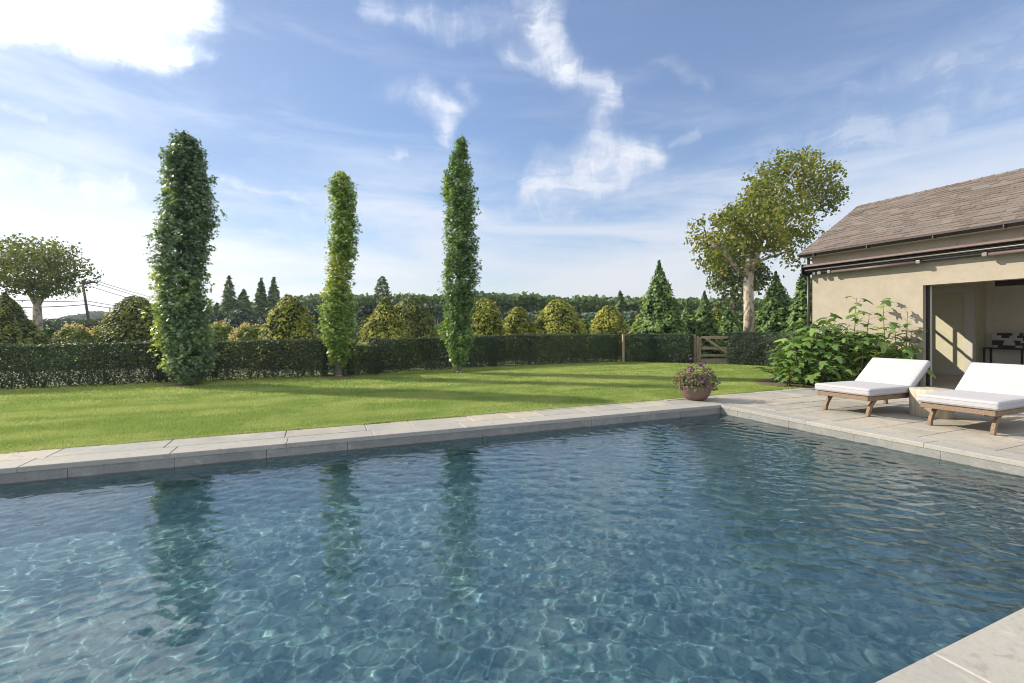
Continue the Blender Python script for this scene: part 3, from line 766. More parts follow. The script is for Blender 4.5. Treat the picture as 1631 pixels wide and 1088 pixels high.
def bmobj(bm, name, m, parent, smooth=True):
    me = bpy.data.meshes.new(name); bm.to_mesh(me); bm.free(); me.materials.append(m)
    if smooth: me.polygons.foreach_set('use_smooth', [True] * len(me.polygons))
    return link(bpy.data.objects.new(name, me), parent)
def make_lounger():
    t = thing('sun_lounger', 'x', 'sun lounger', (0, 0, 0), group='white cushioned teak loungers')
    W2 = .44
    bmobj(rbox(-.02, 1.10, -W2, W2, .335, .455, .032), 'seat_cushion', M['cushion'], t)
    bk = rbox(0, .72, -W2, W2, 0, .115, .032)
    bmesh.ops.transform(bk, matrix=Matrix.Translation((1.10, 0, .345)) @ Matrix.Rotation(R(-38), 4, 'Y'), verts=bk.verts)
    bmobj(bk, 'backrest_cushion', M['cushion'], t)
    def loop(x0, x1, y0, y1, z, mt):
        c_ = .03; pts = []
        for (cx_, cy_, a0) in ((x1 - c_, y1 - c_, 0), (x0 + c_, y1 - c_, 90), (x0 + c_, y0 + c_, 180), (x1 - c_, y0 + c_, 270)):
            for q in range(4): pts.append(mt @ Vector((cx_ + c_ * cos(R(a0 + 30 * q)), cy_ + c_ * sin(R(a0 + 30 * q)), z)))
        return pts + pts[:1]
    I4 = Matrix.Identity(4); BT = Matrix.Translation((1.10, 0, .345)) @ Matrix.Rotation(R(-38), 4, 'Y')
    for nm, (x0_, x1_, zz0, zz1, mt) in (('seat_cushion', (-.02, 1.10, .367, .423, I4)), ('backrest_cushion', (0, .72, .03, .085, BT))):
        par = [c for c in t.children if c.name.startswith(nm)][-1]
        for z_ in (zz0, zz1): MB().tube(loop(x0_ - .001, x1_ + .001, -W2 - .001, W2 + .001, z_, mt), .0042, 6, False).build('piping', M['cushion'], par, smooth=True)
    f = MB(); f.box(.02, 1.86, -.40, -.355, .255, .330); f.box(.02, 1.86, .355, .40, .255, .330); f.box(0, .02, -.40, .40, .262, .328)
    f.box(1.86, 1.88, -.40, .40, .255, .33)
    for i in range(9): f.box(.06 + i * .115, .06 + i * .115 + .07, -.354, .354, .300, .326)
    fr = f.build('frame', M['teak'], t, bevel=.004, seg=1)
    b = MB(); b.box(0, .74, -.37, .37, -.03, -.006)
    b.v = [tuple(Matrix.Translation((1.10, 0, .345)) @ Matrix.Rotation(R(-38), 4, 'Y') @ Vector(p)) for p in b.v]; b.build('backrest_frame', M['teak'], t, bevel=.004, seg=1)
    for s in (-1, 1):
        MB().tube([(1.62, s * .30, .30), (1.60, s * .30, .52), (1.50, s * .30, .64)], .014, 8).build('brace', M['teak'], t)
        for (xt, xb) in ((.36, .12), (1.60, 1.82)):
            L_, Rr = [], []
            for i in range(9):
                q = i / 8; z = .30 - .30 * q; xc = xt + (xb - xt) * (1 - (1 - q) ** 1.8 * 1.0) * 1.0
                xc = xt + (xb - xt) * sin(q * pi / 2) ** .85; w = .046 - .014 * q
                L_.append((xc - w, z)); Rr.append((xc + w, z))
            MB().prism(L_ + Rr[::-1], s * .335 - .022, s * .335 + .022).build('leg', M['teak_leg'], t, bevel=.004, seg=1)
    MB().tube([(.42, -.05, .262), (.42, .05, .262)], .03, 14).build('knob', M['beam'], t)
    return t
L1 = make_lounger(); L1.location = (7.98, 4.80, 0); L1.rotation_euler = (0, 0, R(-1))
L1['label'] = 'white cushioned teak sun lounger farther from the camera, in front of the fig bush'
L2 = copy_tree(L1, (8.08, 3.37, 0), R(1), 'white cushioned teak sun lounger at the right picture edge, nearer the camera')
st = thing('side_table', 'pale striped stone drum side table between the two sun loungers', 'table', (9.08, 4.09, 0))
MB().lathe([(0, 0), (.262, 0), (.27, .008), (.27, .425), (.262, .438), (0, .438)], 48).build('drum', M['stump'], st, smooth=False)
dr = st.children[0]
dr.data.polygons.foreach_set('use_smooth', [len(p.vertices) == 4 and abs(p.normal.z) < .5 for p in dr.data.polygons])

# ------------------------------------------------------------------ flower bowl
pl = gp(1108, 636.5)
pot = thing('flower_bowl', 'brown clay bowl of purple petunias standing at the pool corner', 'flower pot', (pl.x, pl.y, 0))
prof = [(0, .0), (.15, .0), (.20, .03), (.25, .09), (.285, .17), (.298, .26), (.305, .275), (.298, .285), (.275, .28), (.26, .2), (0, .19)]
MB().lathe(prof, 40).build('bowl', M['pot'], pot, smooth=True)
MB().lathe([(0, .245), (.269, .245)], 24).build('soil', M['soil'], pot)
def petunia():
    n = 1500
    a = rng.uniform(0, 2 * pi, n); el_ = rng.uniform(-.25, 1, n); rr_ = rng.uniform(.35, 1, n) ** .6
    P = np.column_stack([np.cos(a) * .40 * rr_ * np.sqrt(1 - np.clip(el_, 0, 1) ** 2 * .8), np.sin(a) * .40 * rr_ * np.sqrt(1 - np.clip(el_, 0, 1) ** 2 * .8), .30 + el_ * .36 * rr_])
    k = nz(P, 16, 3); P += P * (k * .20)[:, None] * np.array([1, 1, .8])
    N = nrm(P - np.array([0, 0, .2]) + rng.normal(size=(n, 3)) * .25)
    leaves('foliage', P, N, rdir(n), rng.uniform(.028, .06, n), T_ROUND, M['petunia'], pot, rng.random(n))
    # trailing / rising stems
    s = MB(); tips = []
    for i in range(26):
        a_ = random.uniform(0, 2 * pi); o = random.uniform(.15, .42); h = random.uniform(.15, .50) if i % 3 else random.uniform(-.05, .1)
        p0 = Vector((cos(a_) * .12, sin(a_) * .12, .25)); p2 = Vector((cos(a_) * o, sin(a_) * o, .30 + h)); p1 = (p0 + p2) / 2 + Vector((0, 0, .06))
        s.tube([p0, p1, p2], [.004, .003, .002], 5); tips.append(p2)
    s.build('stems', M['stem'], pot)
    cl = [(-.06, .04, .78), (.05, -.05, .70), (.22, .0, .72), (-.02, -.28, .52), (.10, -.24, .50), (-.15, -.3, .42), (.33, -.20, .42), (.30, -.26, .36), (.25, -.3, .40), (-.22, -.12, .60)] + [tuple(t) for t in tips[:16]]
    P = []
    for i, c in enumerate(cl):
        m_ = 7 if i < 10 else 2
        P.append(np.array(c)[None] + rng.normal(size=(m_, 3)) * (.028 if i < 10 else .03))
    P = np.concatenate(P); n = len(P)
    leaves('blossoms', P, nrm(P - np.array([0, 0, .1]) + rng.normal(size=(n, 3)) * .5), rdir(n), rng.uniform(.03, .05, n), T_ROUND, M['petal'], pot, rng.random(n))
petunia()
# ------------------------------------------------------------------ vegetation builders
UP = np.array([0, 0, 1.0])
def tubes(name, m, parent, lst, seg=8, smooth=True):
    b = MB()
    for pts, rad in lst: b.tube(pts, rad, seg)
    return b.build(name, m, parent, smooth=smooth)

def column_tree(name, label, base, H, prof, z0, nleaf, lsize, m, tr, lean=(0, 0), tintf=None, seed=0, mulch=True):
    """prof: list of (z fraction, radius)"""
    t = thing(name, label, 'tree', (base.x, base.y, -.02), group='columnar sweetgum trees on the lawn')
    pz, pr = [p[0] for p in prof], [p[1] for p in prof]
    LPS = 15; ns = int(nleaf / LPS)
    z = z0 + (H - z0) * rng.random(ns * 3); R0 = np.interp((z - z0) / (H - z0), pz, pr)
    keep = rng.random(ns * 3) < (R0 + .04) / (max(pr) + .04); z = z[keep][:ns]; R0 = R0[keep][:ns]; ns = len(z)
    a = rng.uniform(0, 2 * pi, ns)
    q = np.column_stack([np.cos(a), np.sin(a), z * .6])
    bump = 1 + .15 * nz(q, 2.6, seed) + .13 * nz(q, 7, seed + 1)
    ext = np.where(rng.random(ns) < .72, rng.uniform(.80, 1.05, ns), rng.uniform(.25, .8, ns)); far = rng.random(ns) < .12; ext = np.where(far, rng.uniform(1.08, 1.32, ns), ext)
    r = R0 * bump * ext + .015
    out = np.column_stack([np.cos(a), np.sin(a), np.zeros(ns)])
    cx = lean[0] * z / H + .06 * np.sin(z * 1.3 + seed); cy_ = lean[1] * z / H
    tipp = np.column_stack([np.cos(a) * r + cx, np.sin(a) * r + cy_, z])
    sd = nrm(out * rng.uniform(.4, 1.1, (ns, 1)) + UP * rng.uniform(.2, 1.1, (ns, 1)) + rng.normal(size=(ns, 3)) * .25)
    SL = rng.uniform(.14, .32, ns) * np.minimum(1, .35 + R0 * 1.6)
    k = np.tile(np.arange(LPS) / LPS, ns); rep = lambda v: np.repeat(v, LPS, 0); n = ns * LPS
    P = rep(tipp) - rep(sd) * (rep(SL) * (1 - k))[:, None] + rng.normal(size=(n, 3)) * (.018 + .035 * (1 - k))[:, None]
    O = rep(out); S2 = rep(sd)
    side = nrm(np.cross(S2, rdir(n)))
    P = P + side * (lsize * .7)
    N = O * .45 + UP * .75 + side * .25 + rng.normal(size=(n, 3)) * .42
    U = side * .9 - UP * .75 + S2 * .3 + O * .25 + rng.normal(size=(n, 3)) * .3
    P[:, 2] = np.maximum(P[:, 2], .1); fr = rep(ext)
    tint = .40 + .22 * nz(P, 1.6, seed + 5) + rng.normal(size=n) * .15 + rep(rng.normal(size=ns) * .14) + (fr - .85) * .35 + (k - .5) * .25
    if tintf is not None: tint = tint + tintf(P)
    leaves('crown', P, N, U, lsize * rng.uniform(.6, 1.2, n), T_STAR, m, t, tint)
    L = [([(0, 0, 0), (cx[0] * 0, 0, z0), (lean[0] * .5, lean[1] * .5, H * .5), (lean[0], lean[1], H - .25)], [tr * 1.25, tr, tr * .6, .015]),
         ([(0, 0, -.02), (0, 0, .09)], [tr * 1.9, tr * 1.2])]
    for i in range(60):
        zz_ = random.uniform(z0, H - .4); aa = random.uniform(0, 2 * pi); rr_ = np.interp((zz_ - z0) / (H - z0), pz, pr) * .8
        c = Vector((lean[0] * zz_ / H, lean[1] * zz_ / H, zz_)); L.append(([c, c + Vector((cos(aa) * rr_, sin(aa) * rr_, .32))], [.014, .004]))
    tubes('trunk', M['bark'], t, L, 9)
    return t

T1 = gp(295, 613); T2 = gp(539, 600.5); T3 = gp(731, 594)
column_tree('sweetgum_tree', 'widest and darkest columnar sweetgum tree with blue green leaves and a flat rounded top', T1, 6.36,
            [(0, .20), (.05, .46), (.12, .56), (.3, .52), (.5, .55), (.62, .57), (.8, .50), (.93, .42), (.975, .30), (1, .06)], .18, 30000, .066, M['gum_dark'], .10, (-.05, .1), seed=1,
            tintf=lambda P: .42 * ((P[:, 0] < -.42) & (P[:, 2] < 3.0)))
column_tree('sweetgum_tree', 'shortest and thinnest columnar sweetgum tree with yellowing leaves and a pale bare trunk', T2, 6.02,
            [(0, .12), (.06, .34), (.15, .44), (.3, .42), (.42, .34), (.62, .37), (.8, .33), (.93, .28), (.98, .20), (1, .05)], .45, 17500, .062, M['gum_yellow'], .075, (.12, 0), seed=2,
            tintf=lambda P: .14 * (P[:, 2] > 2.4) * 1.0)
column_tree('sweetgum_tree', 'tallest columnar sweetgum tree, mid green, tapering to a pointed top', T3, 7.62,
            [(0, .14), (.05, .33), (.12, .44), (.25, .43), (.38, .50), (.5, .51), (.62, .47), (.75, .46), (.85, .38), (.92, .25), (.97, .13), (1, .03)], .32, 25000, .064, M['gum_mid'], .085, (.1, .1), seed=3)
for p_, r_ in ((T1, .55), (T2, .62), (T3, .22)):
    b = MB(); k = 22
    V = [(p_.x + cos(2 * pi * i / k) * r_ * random.uniform(.75, 1.1), p_.y + sin(2 * pi * i / k) * r_ * random.uniform(.75, 1.1), -.012) for i in range(k)] + [(p_.x, p_.y, .035)]
    b.add(V, [(i, (i + 1) % k, k) for i in range(k)]); tag(b.build('mulch_ring', M['soil'], smooth=True), kind='structure')

def hedge(label, pts, hs, th, dens, seed, size=.042, gap=True):
    """pts: front base line, hs: heights at those points, the hedge lies behind (left of travel)"""
    pts = [Vector((p[0], p[1], 0)) for p in pts]; o = pts[0]
    t = thing('hedge', label, 'hedge', (o.x, o.y, 0), group='clipped hedges round the lawn')
    seg = [(pts[i], pts[i + 1], hs[i], hs[i + 1]) for i in range(len(pts) - 1)]
    Ps, Ns, Ts = [], [], []; St = []
    for a, b_, h0, h1 in seg:
        L = (b_ - a).length; d = (b_ - a) / L; nb = Vector((-d.y, d.x, 0)); dn, nn = np.array(d), np.array(nb)
        def place(n, kind):
            s = rng.random(n) * L; h = h0 + (h1 - h0) * s / L
            if kind == 'front': w = rng.normal(size=n) * .02; z = rng.random(n) * h; N = -nn[None] + UP * .35
            elif kind == 'back': w = th + rng.normal(size=n) * .03; z = rng.random(n) * h; N = nn[None] + UP * .3
            elif kind == 'top': w = rng.random(n) * th; z = h + rng.normal(size=n) * .012; N = UP[None] + rng.normal(size=(n, 3)) * .3
            elif kind == 'end': w = rng.random(n) * th; z = rng.random(n) * h; s = np.where(rng.random(n) < .5, 0, L) + rng.normal(size=n) * .03; N = rdir(n)
            else: w = rng.random(n) * th; z = rng.random(n) * h; N = rdir(n)
            N = np.broadcast_to(N, (n, 3)) + rng.normal(size=(n, 3)) * .55
            P = np.array(a - o)[None] + dn[None] * s[:, None] + nn[None] * w[:, None] + UP * z[:, None]
            bm_ = .055 * nz(P + np.array(o), 3.0, seed) + .03 * nz(P + np.array(o), 9, seed + 1)
            if kind == 'front':
                P = P - nn[None] * (bm_ + .10 * np.clip(.12 - z, 0, 1) * -3)[:, None]
            if kind == 'top': P[:, 2] += bm_ * .6 + .04 * nz(P + np.array(o), 1.1, seed + 7) + np.where(rng.random(n) < .05, rng.uniform(0, .07, n), 0)
            # open woody bottom
            g_ = nz(P + np.array(o), 1.7, seed + 2)
            lim = (.06 + .50 * np.clip(g_ - .05, 0, 1)) if gap else np.full(n, .05)
            keep = (z > lim) | (rng.random(n) < (.62 if gap else .8))
            rnd = (kind == 'front') & (z > h - .07); P[rnd] += nn[None] * .04
            return P[keep], N[keep], (kind == 'top') * np.ones(n)[keep], (z / h)[keep]
        for kind, n in (('front', int(L * h0 * dens)), ('top', int(L * th * dens * .8)), ('back', int(L * h0 * dens * .45)), ('in', int(L * h0 * dens * .5)), ('end', int(h0 * th * dens * 2))):
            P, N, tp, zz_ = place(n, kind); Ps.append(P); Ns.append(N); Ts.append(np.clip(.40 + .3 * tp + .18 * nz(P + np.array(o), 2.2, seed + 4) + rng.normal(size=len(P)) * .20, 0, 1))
        k = int(L / .16)
        for i in range(k):
            s = random.uniform(0, L); p = (a - o) + d * s + nb * random.uniform(.15, th - .15)
            for _ in range(3):
                q = p + Vector((random.uniform(-.22, .22), random.uniform(-.22, .22), random.uniform(.45, .8)))
                St.append(([p, (p + q) / 2 + Vector((random.uniform(-.04, .04), 0, 0)), q], [.013, .009, .004]))
    P, N, T = np.concatenate(Ps), np.concatenate(Ns), np.concatenate(Ts)
    n = len(P)
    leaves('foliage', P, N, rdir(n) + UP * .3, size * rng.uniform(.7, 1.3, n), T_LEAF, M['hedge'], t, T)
    tubes('stems', M['bark_dark'], t, St, 4, False)
    return t
# hedge line along the back of the lawn, measured from the photograph
hA0, hA1, hA2, hA3, hA4 = gp(-120, 627), gp(518, 600), gp(602, 595), gp(986, 576.5), gp(992, 576.5)
def hz_(px, py, p):
    d = p.x * S_ + p.y * C_; return CAM_H + (HY - py) * d / FPX
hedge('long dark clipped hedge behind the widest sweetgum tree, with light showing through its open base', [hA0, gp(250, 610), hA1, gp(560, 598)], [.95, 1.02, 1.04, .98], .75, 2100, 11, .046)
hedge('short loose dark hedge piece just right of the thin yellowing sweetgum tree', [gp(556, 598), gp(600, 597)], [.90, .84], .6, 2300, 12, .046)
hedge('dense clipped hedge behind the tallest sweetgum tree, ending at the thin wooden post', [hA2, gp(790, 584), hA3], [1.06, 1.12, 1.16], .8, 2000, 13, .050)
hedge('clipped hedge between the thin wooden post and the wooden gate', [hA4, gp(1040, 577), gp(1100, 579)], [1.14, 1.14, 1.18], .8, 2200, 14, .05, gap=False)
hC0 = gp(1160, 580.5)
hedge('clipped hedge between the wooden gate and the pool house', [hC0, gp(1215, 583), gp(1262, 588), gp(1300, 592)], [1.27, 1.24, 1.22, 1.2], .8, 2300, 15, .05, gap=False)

# posts and gate
pp = gp(991, 577)
fp = MB(); fp.box(-.042, .042, -.042, .042, 0, 1.18); o = fp.build('fence_post', M['fence'], bevel=.01); o.location = (pp.x, pp.y - .07, 0); tag(o, 'thin wooden post set between two clipped hedges at the lawn corner', 'post')
ga, gb = gp(1105, 577), gp(1185, 578.5)
gate = thing('wooden_gate', 'weathered wooden five bar gate half hidden between two hedges', 'gate', (ga.x, ga.y, 0), math.atan2(gb.y - ga.y, gb.x - ga.x))
GL = (gb - ga).length
gh = 1.09
MB().box(-.07, .07, -.07, .07, 0, 1.16).build('gate_post', M['fence'], gate, bevel=.012)
MB().box(GL, GL + .13, -.07, .07, 0, 1.16).build('gate_post', M['fence'], gate, bevel=.012)
MB().box(.10, .20, -.04, .04, .03, gh).build('stile', M['fence'], gate, bevel=.008)
MB().box(.215, .29, -.035, .035, .05, gh - .03).build('stile', M['fence'], gate, bevel=.008)
MB().box(GL - .12, GL - .02, -.04, .04, .03, gh).build('stile', M['fence'], gate, bevel=.008)
for z, w in ((gh - .05, .10), (.60, .12), (.30, .09), (.07, .12)):
    MB().box(.295, GL - .125, -.025, .025, z - w / 2, z + w / 2).build('rail', M['fence'], gate, bevel=.006)
b = MB(); b.prism([(.30, gh - .01), (.42, gh - .01), (GL - .14, .16), (GL - .14, .02), (GL - .20, .02)], -.062, -.028); b.build('brace', M['fence'], gate, bevel=.005)

# conical golden cypresses, dull ones and feathery conifers
def profile_dome(q): return np.sqrt(np.clip(1 - q ** 2.1, 0, 1)) * .9 + .1 * (1 - q)
def profile_cone(q): return np.clip(1 - q, 0, 1) ** .82
def profile_bell(q): return np.clip(1 - q ** 1.35, 0, 1) ** .95
def conifer(name, label, cat_group, base, H, Rm, prof, n, size, m, seed, ledge=.10, droop=.25, leader=False, tiptint=.45, z0=.05):
    t = thing(name, label, 'tree', (base.x, base.y, -.03), group=cat_group)
    q = rng.random(int(n * 1.6)); pr = prof(q); q = q[rng.random(len(q)) < pr + .06][:n]; n = len(q); pr = prof(q)
    a = rng.uniform(0, 2 * pi, n); z = z0 + q * (H - z0)
    c = np.column_stack([np.cos(a), np.sin(a), z / Rm * .8])
    bump = 1 + .10 * nz(c, 2.6, seed) + ledge * nz(c * np.array([1, 1, 2.3]), 5.5, seed + 1) + .5 * ledge * nz(c, 13, seed + 2)
    depth = np.clip(np.abs(rng.normal(size=n)) * .18 - .05, -.12, .7)
    depth = np.where(rng.random(n) < .10, -rng.uniform(.04, .22, n), depth)
    r = Rm * pr * bump * (1 - depth) + .02
    P = np.column_stack([np.cos(a) * r, np.sin(a) * r, z + rng.normal(size=n) * .02])
    out = np.column_stack([np.cos(a), np.sin(a), np.zeros(n)])
    N = UP * .9 + out * .7 + rng.normal(size=(n, 3)) * .5
    U = out * 1.0 + UP * (.25 - droop) + rng.normal(size=(n, 3)) * .35
    tint = .50 - np.maximum(depth, -.05) * 3.0 + .12 * (seed * .37 % 1 - .5) + .5 * (bump - 1) * 4 * tiptint + rng.normal(size=n) * .15 + .12  # yellow tips over green inside; crevice shade is put into the tint too
    SZ = size * rng.uniform(.6, 1.25, n)
    if leader:
        k = 420; zz_ = H * (.55 + .51 * rng.random(k)); rr_ = np.clip((H * 1.07 - zz_) * Rm / H * 1.5, .02, 2) * rng.random(k) ** .6; aa = rng.uniform(0, 2 * pi, k)
        P2 = np.column_stack([np.cos(aa) * rr_, np.sin(aa) * rr_, zz_]); o2 = np.column_stack([np.cos(aa), np.sin(aa), np.zeros(k)])
        P = np.concatenate([P, P2]); N = np.concatenate([N, o2 + rdir(k) * .5]); U = np.concatenate([U, o2 + UP * .9]); SZ = np.concatenate([SZ, size * rng.uniform(.6, 1, k)]); tint = np.concatenate([tint, rng.uniform(.1, .6, k)])
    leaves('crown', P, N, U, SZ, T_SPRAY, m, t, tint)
    L = [([(0, 0, 0), (0, 0, H * .5), (0, 0, H * .96)], [Rm * .09, Rm * .05, .01])]
    for i in range(26):
        zz_ = random.uniform(.15, H * .9); aa = random.uniform(0, 2 * pi); rr_ = float(prof(np.array([zz_ / H]))[0]) * Rm * .8
        L.append(([(0, 0, zz_), (cos(aa) * rr_, sin(aa) * rr_, zz_ + .15 * rr_)], [.018, .005]))
    tubes('trunk', M['bark_dark'], t, L, 6)
    return t
def put(px, d, ptop, wpx):
    """base point, height and radius from photo centre, depth, top row and width"""
    p = at(px, d); return p, zh(ptop, d), wpx * d / FPX / 2
GC = 'golden and green cypress mounds beyond the hedge'
golds = [
    (8, 17.0, 466, 104, 'dull', 'dark green cypress mound cut by the left picture edge, behind the hedge', profile_bell),
    (216, 18.0, 471, 88, 'dull', 'dark olive cypress mound between the leaning utility pole and the widest sweetgum tree', profile_dome),
    (460, 17.5, 469, 88, 'gold', 'large golden green cypress mound left of the thin yellowing sweetgum tree', lambda q: (profile_dome(q) + profile_bell(q)) / 2),
    (614, 18.5, 472, 92, 'gold', 'pointed golden green cypress mound right of the thin yellowing sweetgum tree', profile_bell),
    (655, 22.0, 474, 76, 'dull', 'dull brownish green cypress mound directly right of the pointed golden one', profile_dome),
    (772, 22.0, 474, 60, 'gold', 'golden green cypress mound touching the right side of the tallest sweetgum tree', profile_dome),
    (824, 24.0, 488, 50, 'gold', 'smallest bronze gold cypress mound, second to the right of the tallest sweetgum tree', profile_dome),
    (888, 24.0, 477, 76, 'gold', 'broad bright golden cypress mound in the middle of the mounds right of the tallest sweetgum', profile_dome),
    (970, 25.0, 486, 56, 'gold', 'bronze gold cypress mound standing behind the thin wooden post', profile_dome),
    (1026, 25.5, 496, 40, 'gold', 'yellow cypress mound peeping out left of the tall feathery cone conifer', profile_dome),
    (1140, 26.0, 488, 26, 'gold', 'small yellow cypress top just left of the mottled plane tree trunk', profile_dome)]
for i, (px, d, ty, w, k, lab, pf) in enumerate(golds):
    p, H, Rm = put(px, d, ty, w)
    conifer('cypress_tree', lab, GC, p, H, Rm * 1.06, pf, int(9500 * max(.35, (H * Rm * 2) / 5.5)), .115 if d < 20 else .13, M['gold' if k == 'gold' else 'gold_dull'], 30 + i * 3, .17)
CF = 'feathery cone conifers right of the lawn'
for i, (px, d, ty, w, lab, ld_) in enumerate([
    (1050, 21.5, 424, 84, 'tall feathery cone conifer standing left of the wooden gate', True),
    (1096, 23.0, 482, 44, 'slim yellowish young conifer right of the tall cone conifer', True),
    (1122, 23.5, 470, 50, 'slim green young conifer behind the wooden gate', True),
    (1160, 24.5, 488, 52, 'low bushy conifer just left of the mottled plane tree trunk', False),
    (1236, 22.5, 440, 84, 'ragged green conifer between the plane tree trunk and the pool house', True),
    (1282, 19.5, 421, 56, 'dense bright green conifer against the pool house corner', False)]):
    p, H, Rm = put(px, d, ty, w)
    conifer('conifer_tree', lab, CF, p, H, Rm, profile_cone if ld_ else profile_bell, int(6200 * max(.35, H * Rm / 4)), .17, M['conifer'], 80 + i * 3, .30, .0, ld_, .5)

# broadleaf crowns from blobs with real depth
def blob_tree(name, label, cat, group, d, base_px, blobs, limbs, m, bark_m, nper, lsize, seed, depthk=1.0, tmpl=None, clump=.16):
    base = at(base_px, d); t = thing(name, label, cat, (base.x, base.y, -.04), group=group)
    fwd = np.array([S_, C_, 0]); r = random.Random(seed)
    Ps, Ns = [], []
    A = sum(b_[2] * b_[3] for b_ in blobs)
    for i, (px, py, rx, ry) in enumerate(blobs):
        dd = r.uniform(-1, 1) * 1.1 * depthk; c = np.array(at(px, d + dd)) ; c[2] = zh(py, d + dd)
        RX_, RZ_ = rx * d / FPX, ry * d / FPX; RY_ = (RX_ + RZ_) / 2 * depthk
        k = max(6, int(nper * rx * ry / A / 14 * .8)); u = rdir(k) * (rng.random((k, 1)) ** .36) * np.where(rng.random((k, 1)) < .2, rng.uniform(1.1, 1.35, (k, 1)), 1.0)
        right = np.array([C_, -S_, 0]); cen = c[None] + right * (u[:, 0:1] * RX_) + fwd * (u[:, 1:2] * RY_) + UP * (u[:, 2:3] * RZ_)
        q = np.repeat(cen, 14, 0) + rng.normal(size=(k * 14, 3)) * clump; q[:, 2] += rng.normal(size=len(q)) * clump * .3
        Ps.append(q); Ns.append(np.repeat(nrm(cen - c[None] + np.array([0, 0, .3])), 14, 0) + rng.normal(size=(k * 14, 3)) * .7)
    P = np.concatenate(Ps) - np.array([base.x, base.y, -.04]); N = np.concatenate(Ns); n = len(P)
    leaves('crown', P, N, rdir(n) - UP * .5, lsize * rng.uniform(.6, 1.25, n), tmpl or T_ROUND, m, t, .45 + .25 * nz(P, 1.1, seed) + rng.normal(size=n) * .2)
    L = []
    for pts, rad in limbs:
        W_ = []
        for i, (px, py, dd) in enumerate(pts):
            p = at(px, d + dd) if py is not None else base.copy(); z = zh(py, d + dd) if py is not None else 0
            W_.append((p.x - base.x, p.y - base.y, z + .04))
        L.append((W_, rad))
    tubes('trunk', bark_m, t, L, 12)
    return t
dpl = 21.0
blobs = [(1272, 262, 34, 20), (1300, 285, 34, 26), (1245, 295, 42, 34), (1288, 325, 42, 34), (1240, 345, 46, 34), (1318, 318, 20, 26), (1205, 340, 34, 28), (1155, 366, 34, 24), (1124, 382, 26, 18), (1132, 408, 28, 16),
         (1168, 398, 32, 22), (1212, 380, 40, 24), (1255, 376, 38, 20), (1218, 292, 24, 22), (1180, 425, 26, 11), (1236, 400, 28, 10), (1262, 415, 22, 7), (1112, 362, 12, 10), (1250, 250, 16, 9), (1330, 298, 8, 16), (1185, 338, 26, 20), (1204, 304, 22, 20), (1226, 270, 18, 14), (1162, 346, 20, 14), (1106, 388, 10, 12), (1140, 345, 12, 9), (1320, 268, 12, 12), (1290, 248, 14, 8), (1196, 372, 34, 22), (1228, 325, 34, 30), (1150, 425, 14, 8), (1280, 372, 26, 12)]
limbs = [([(1193, None, 0), (1193, 500, 0), (1192, 455, 0), (1193, 430, 0), (1197, 400, .1), (1193, 372, .1), (1190, 335, .1)], [.27, .225, .205, .22, .16, .12, .09]),
         ([(1193, 440, 0), (1180, 432, -.2), (1168, 421, -.4), (1150, 398, -.6), (1128, 385, -.7)], [.13, .12, .10, .06, .03]),
         ([(1194, 430, 0), (1204, 412, -.1), (1211, 392, -.2), (1218, 360, -.3), (1240, 310, -.4), (1268, 268, -.4)], [.15, .13, .10, .085, .06, .02]),
         ([(1196, 408, .1), (1207, 385, .3), (1232, 372, .6), (1266, 345, 1.0), (1300, 315, 1.2)], [.12, .10, .08, .05, .02]),
         ([(1205, 418, 0), (1225, 410, .4), (1250, 402, .7), (1272, 398, .9)], [.07, .06, .04, .02]),
         ([(1195, 385, 0), (1180, 362, -.3), (1165, 345, -.4)], [.08, .05, .02]), ([(1190, 345, .1), (1205, 310, 0), (1222, 280, 0)], [.06, .05, .02])]
blob_tree('plane_tree', 'large plane tree with mottled pale trunk and wind-swept crown beside the pool house', 'tree', None, dpl, 1193, blobs, limbs, M['plane'], M['bark_plane'], 17500, .125, 5, 1.5, clump=.13)
blob_tree('plane_tree', 'smaller hazy plane tree standing behind the large mottled plane tree', 'tree', None, 30, 1170,
          [(1150, 420, 26, 22), (1185, 430, 28, 22), (1150, 445, 24, 16), (1195, 455, 18, 18), (1165, 465, 20, 14), (1215, 440, 14, 16), (1138, 405, 16, 14), (1170, 400, 30, 16)],
          [([(1170, None, 0), (1170, 490, 0), (1168, 455, 0), (1160, 420, 0)], [.14, .12, .09, .03]), ([(1169, 470, 0), (1185, 440, 0), (1200, 425, 0)], [.08, .05, .02])], M['plane_far'], M['bark_dark'], 5200, .19, 6, 1.0, clump=.22)
blob_tree('plane_tree', 'umbrella shaped plane tree with forked trunk at the far left beside the utility pole', 'tree', None, 30, 60,
          [(28, 412, 36, 28), (62, 402, 42, 24), (84, 410, 30, 24), (100, 432, 20, 24), (60, 432, 60, 28), (20, 448, 34, 20), (86, 455, 30, 18), (55, 458, 40, 14), (0, 432, 26, 24), (-18, 425, 26, 20)],
          [([(60, None, 0), (60, 510, 0), (59, 487, 0)], [.30, .24, .21]), ([(60, 490, 0), (50, 472, 0), (35, 450, 0), (15, 430, 0)], [.15, .12, .07, .03]), ([(59, 490, 0), (59, 470, .3), (62, 440, .4)], [.10, .08, .04]), ([(60, 488, 0), (72, 465, 0), (90, 445, 0), (105, 425, 0)], [.15, .11, .06, .03])],
          M['plane_far'], M['bark_plane'], 11500, .15, 8, 1.9, clump=.16)

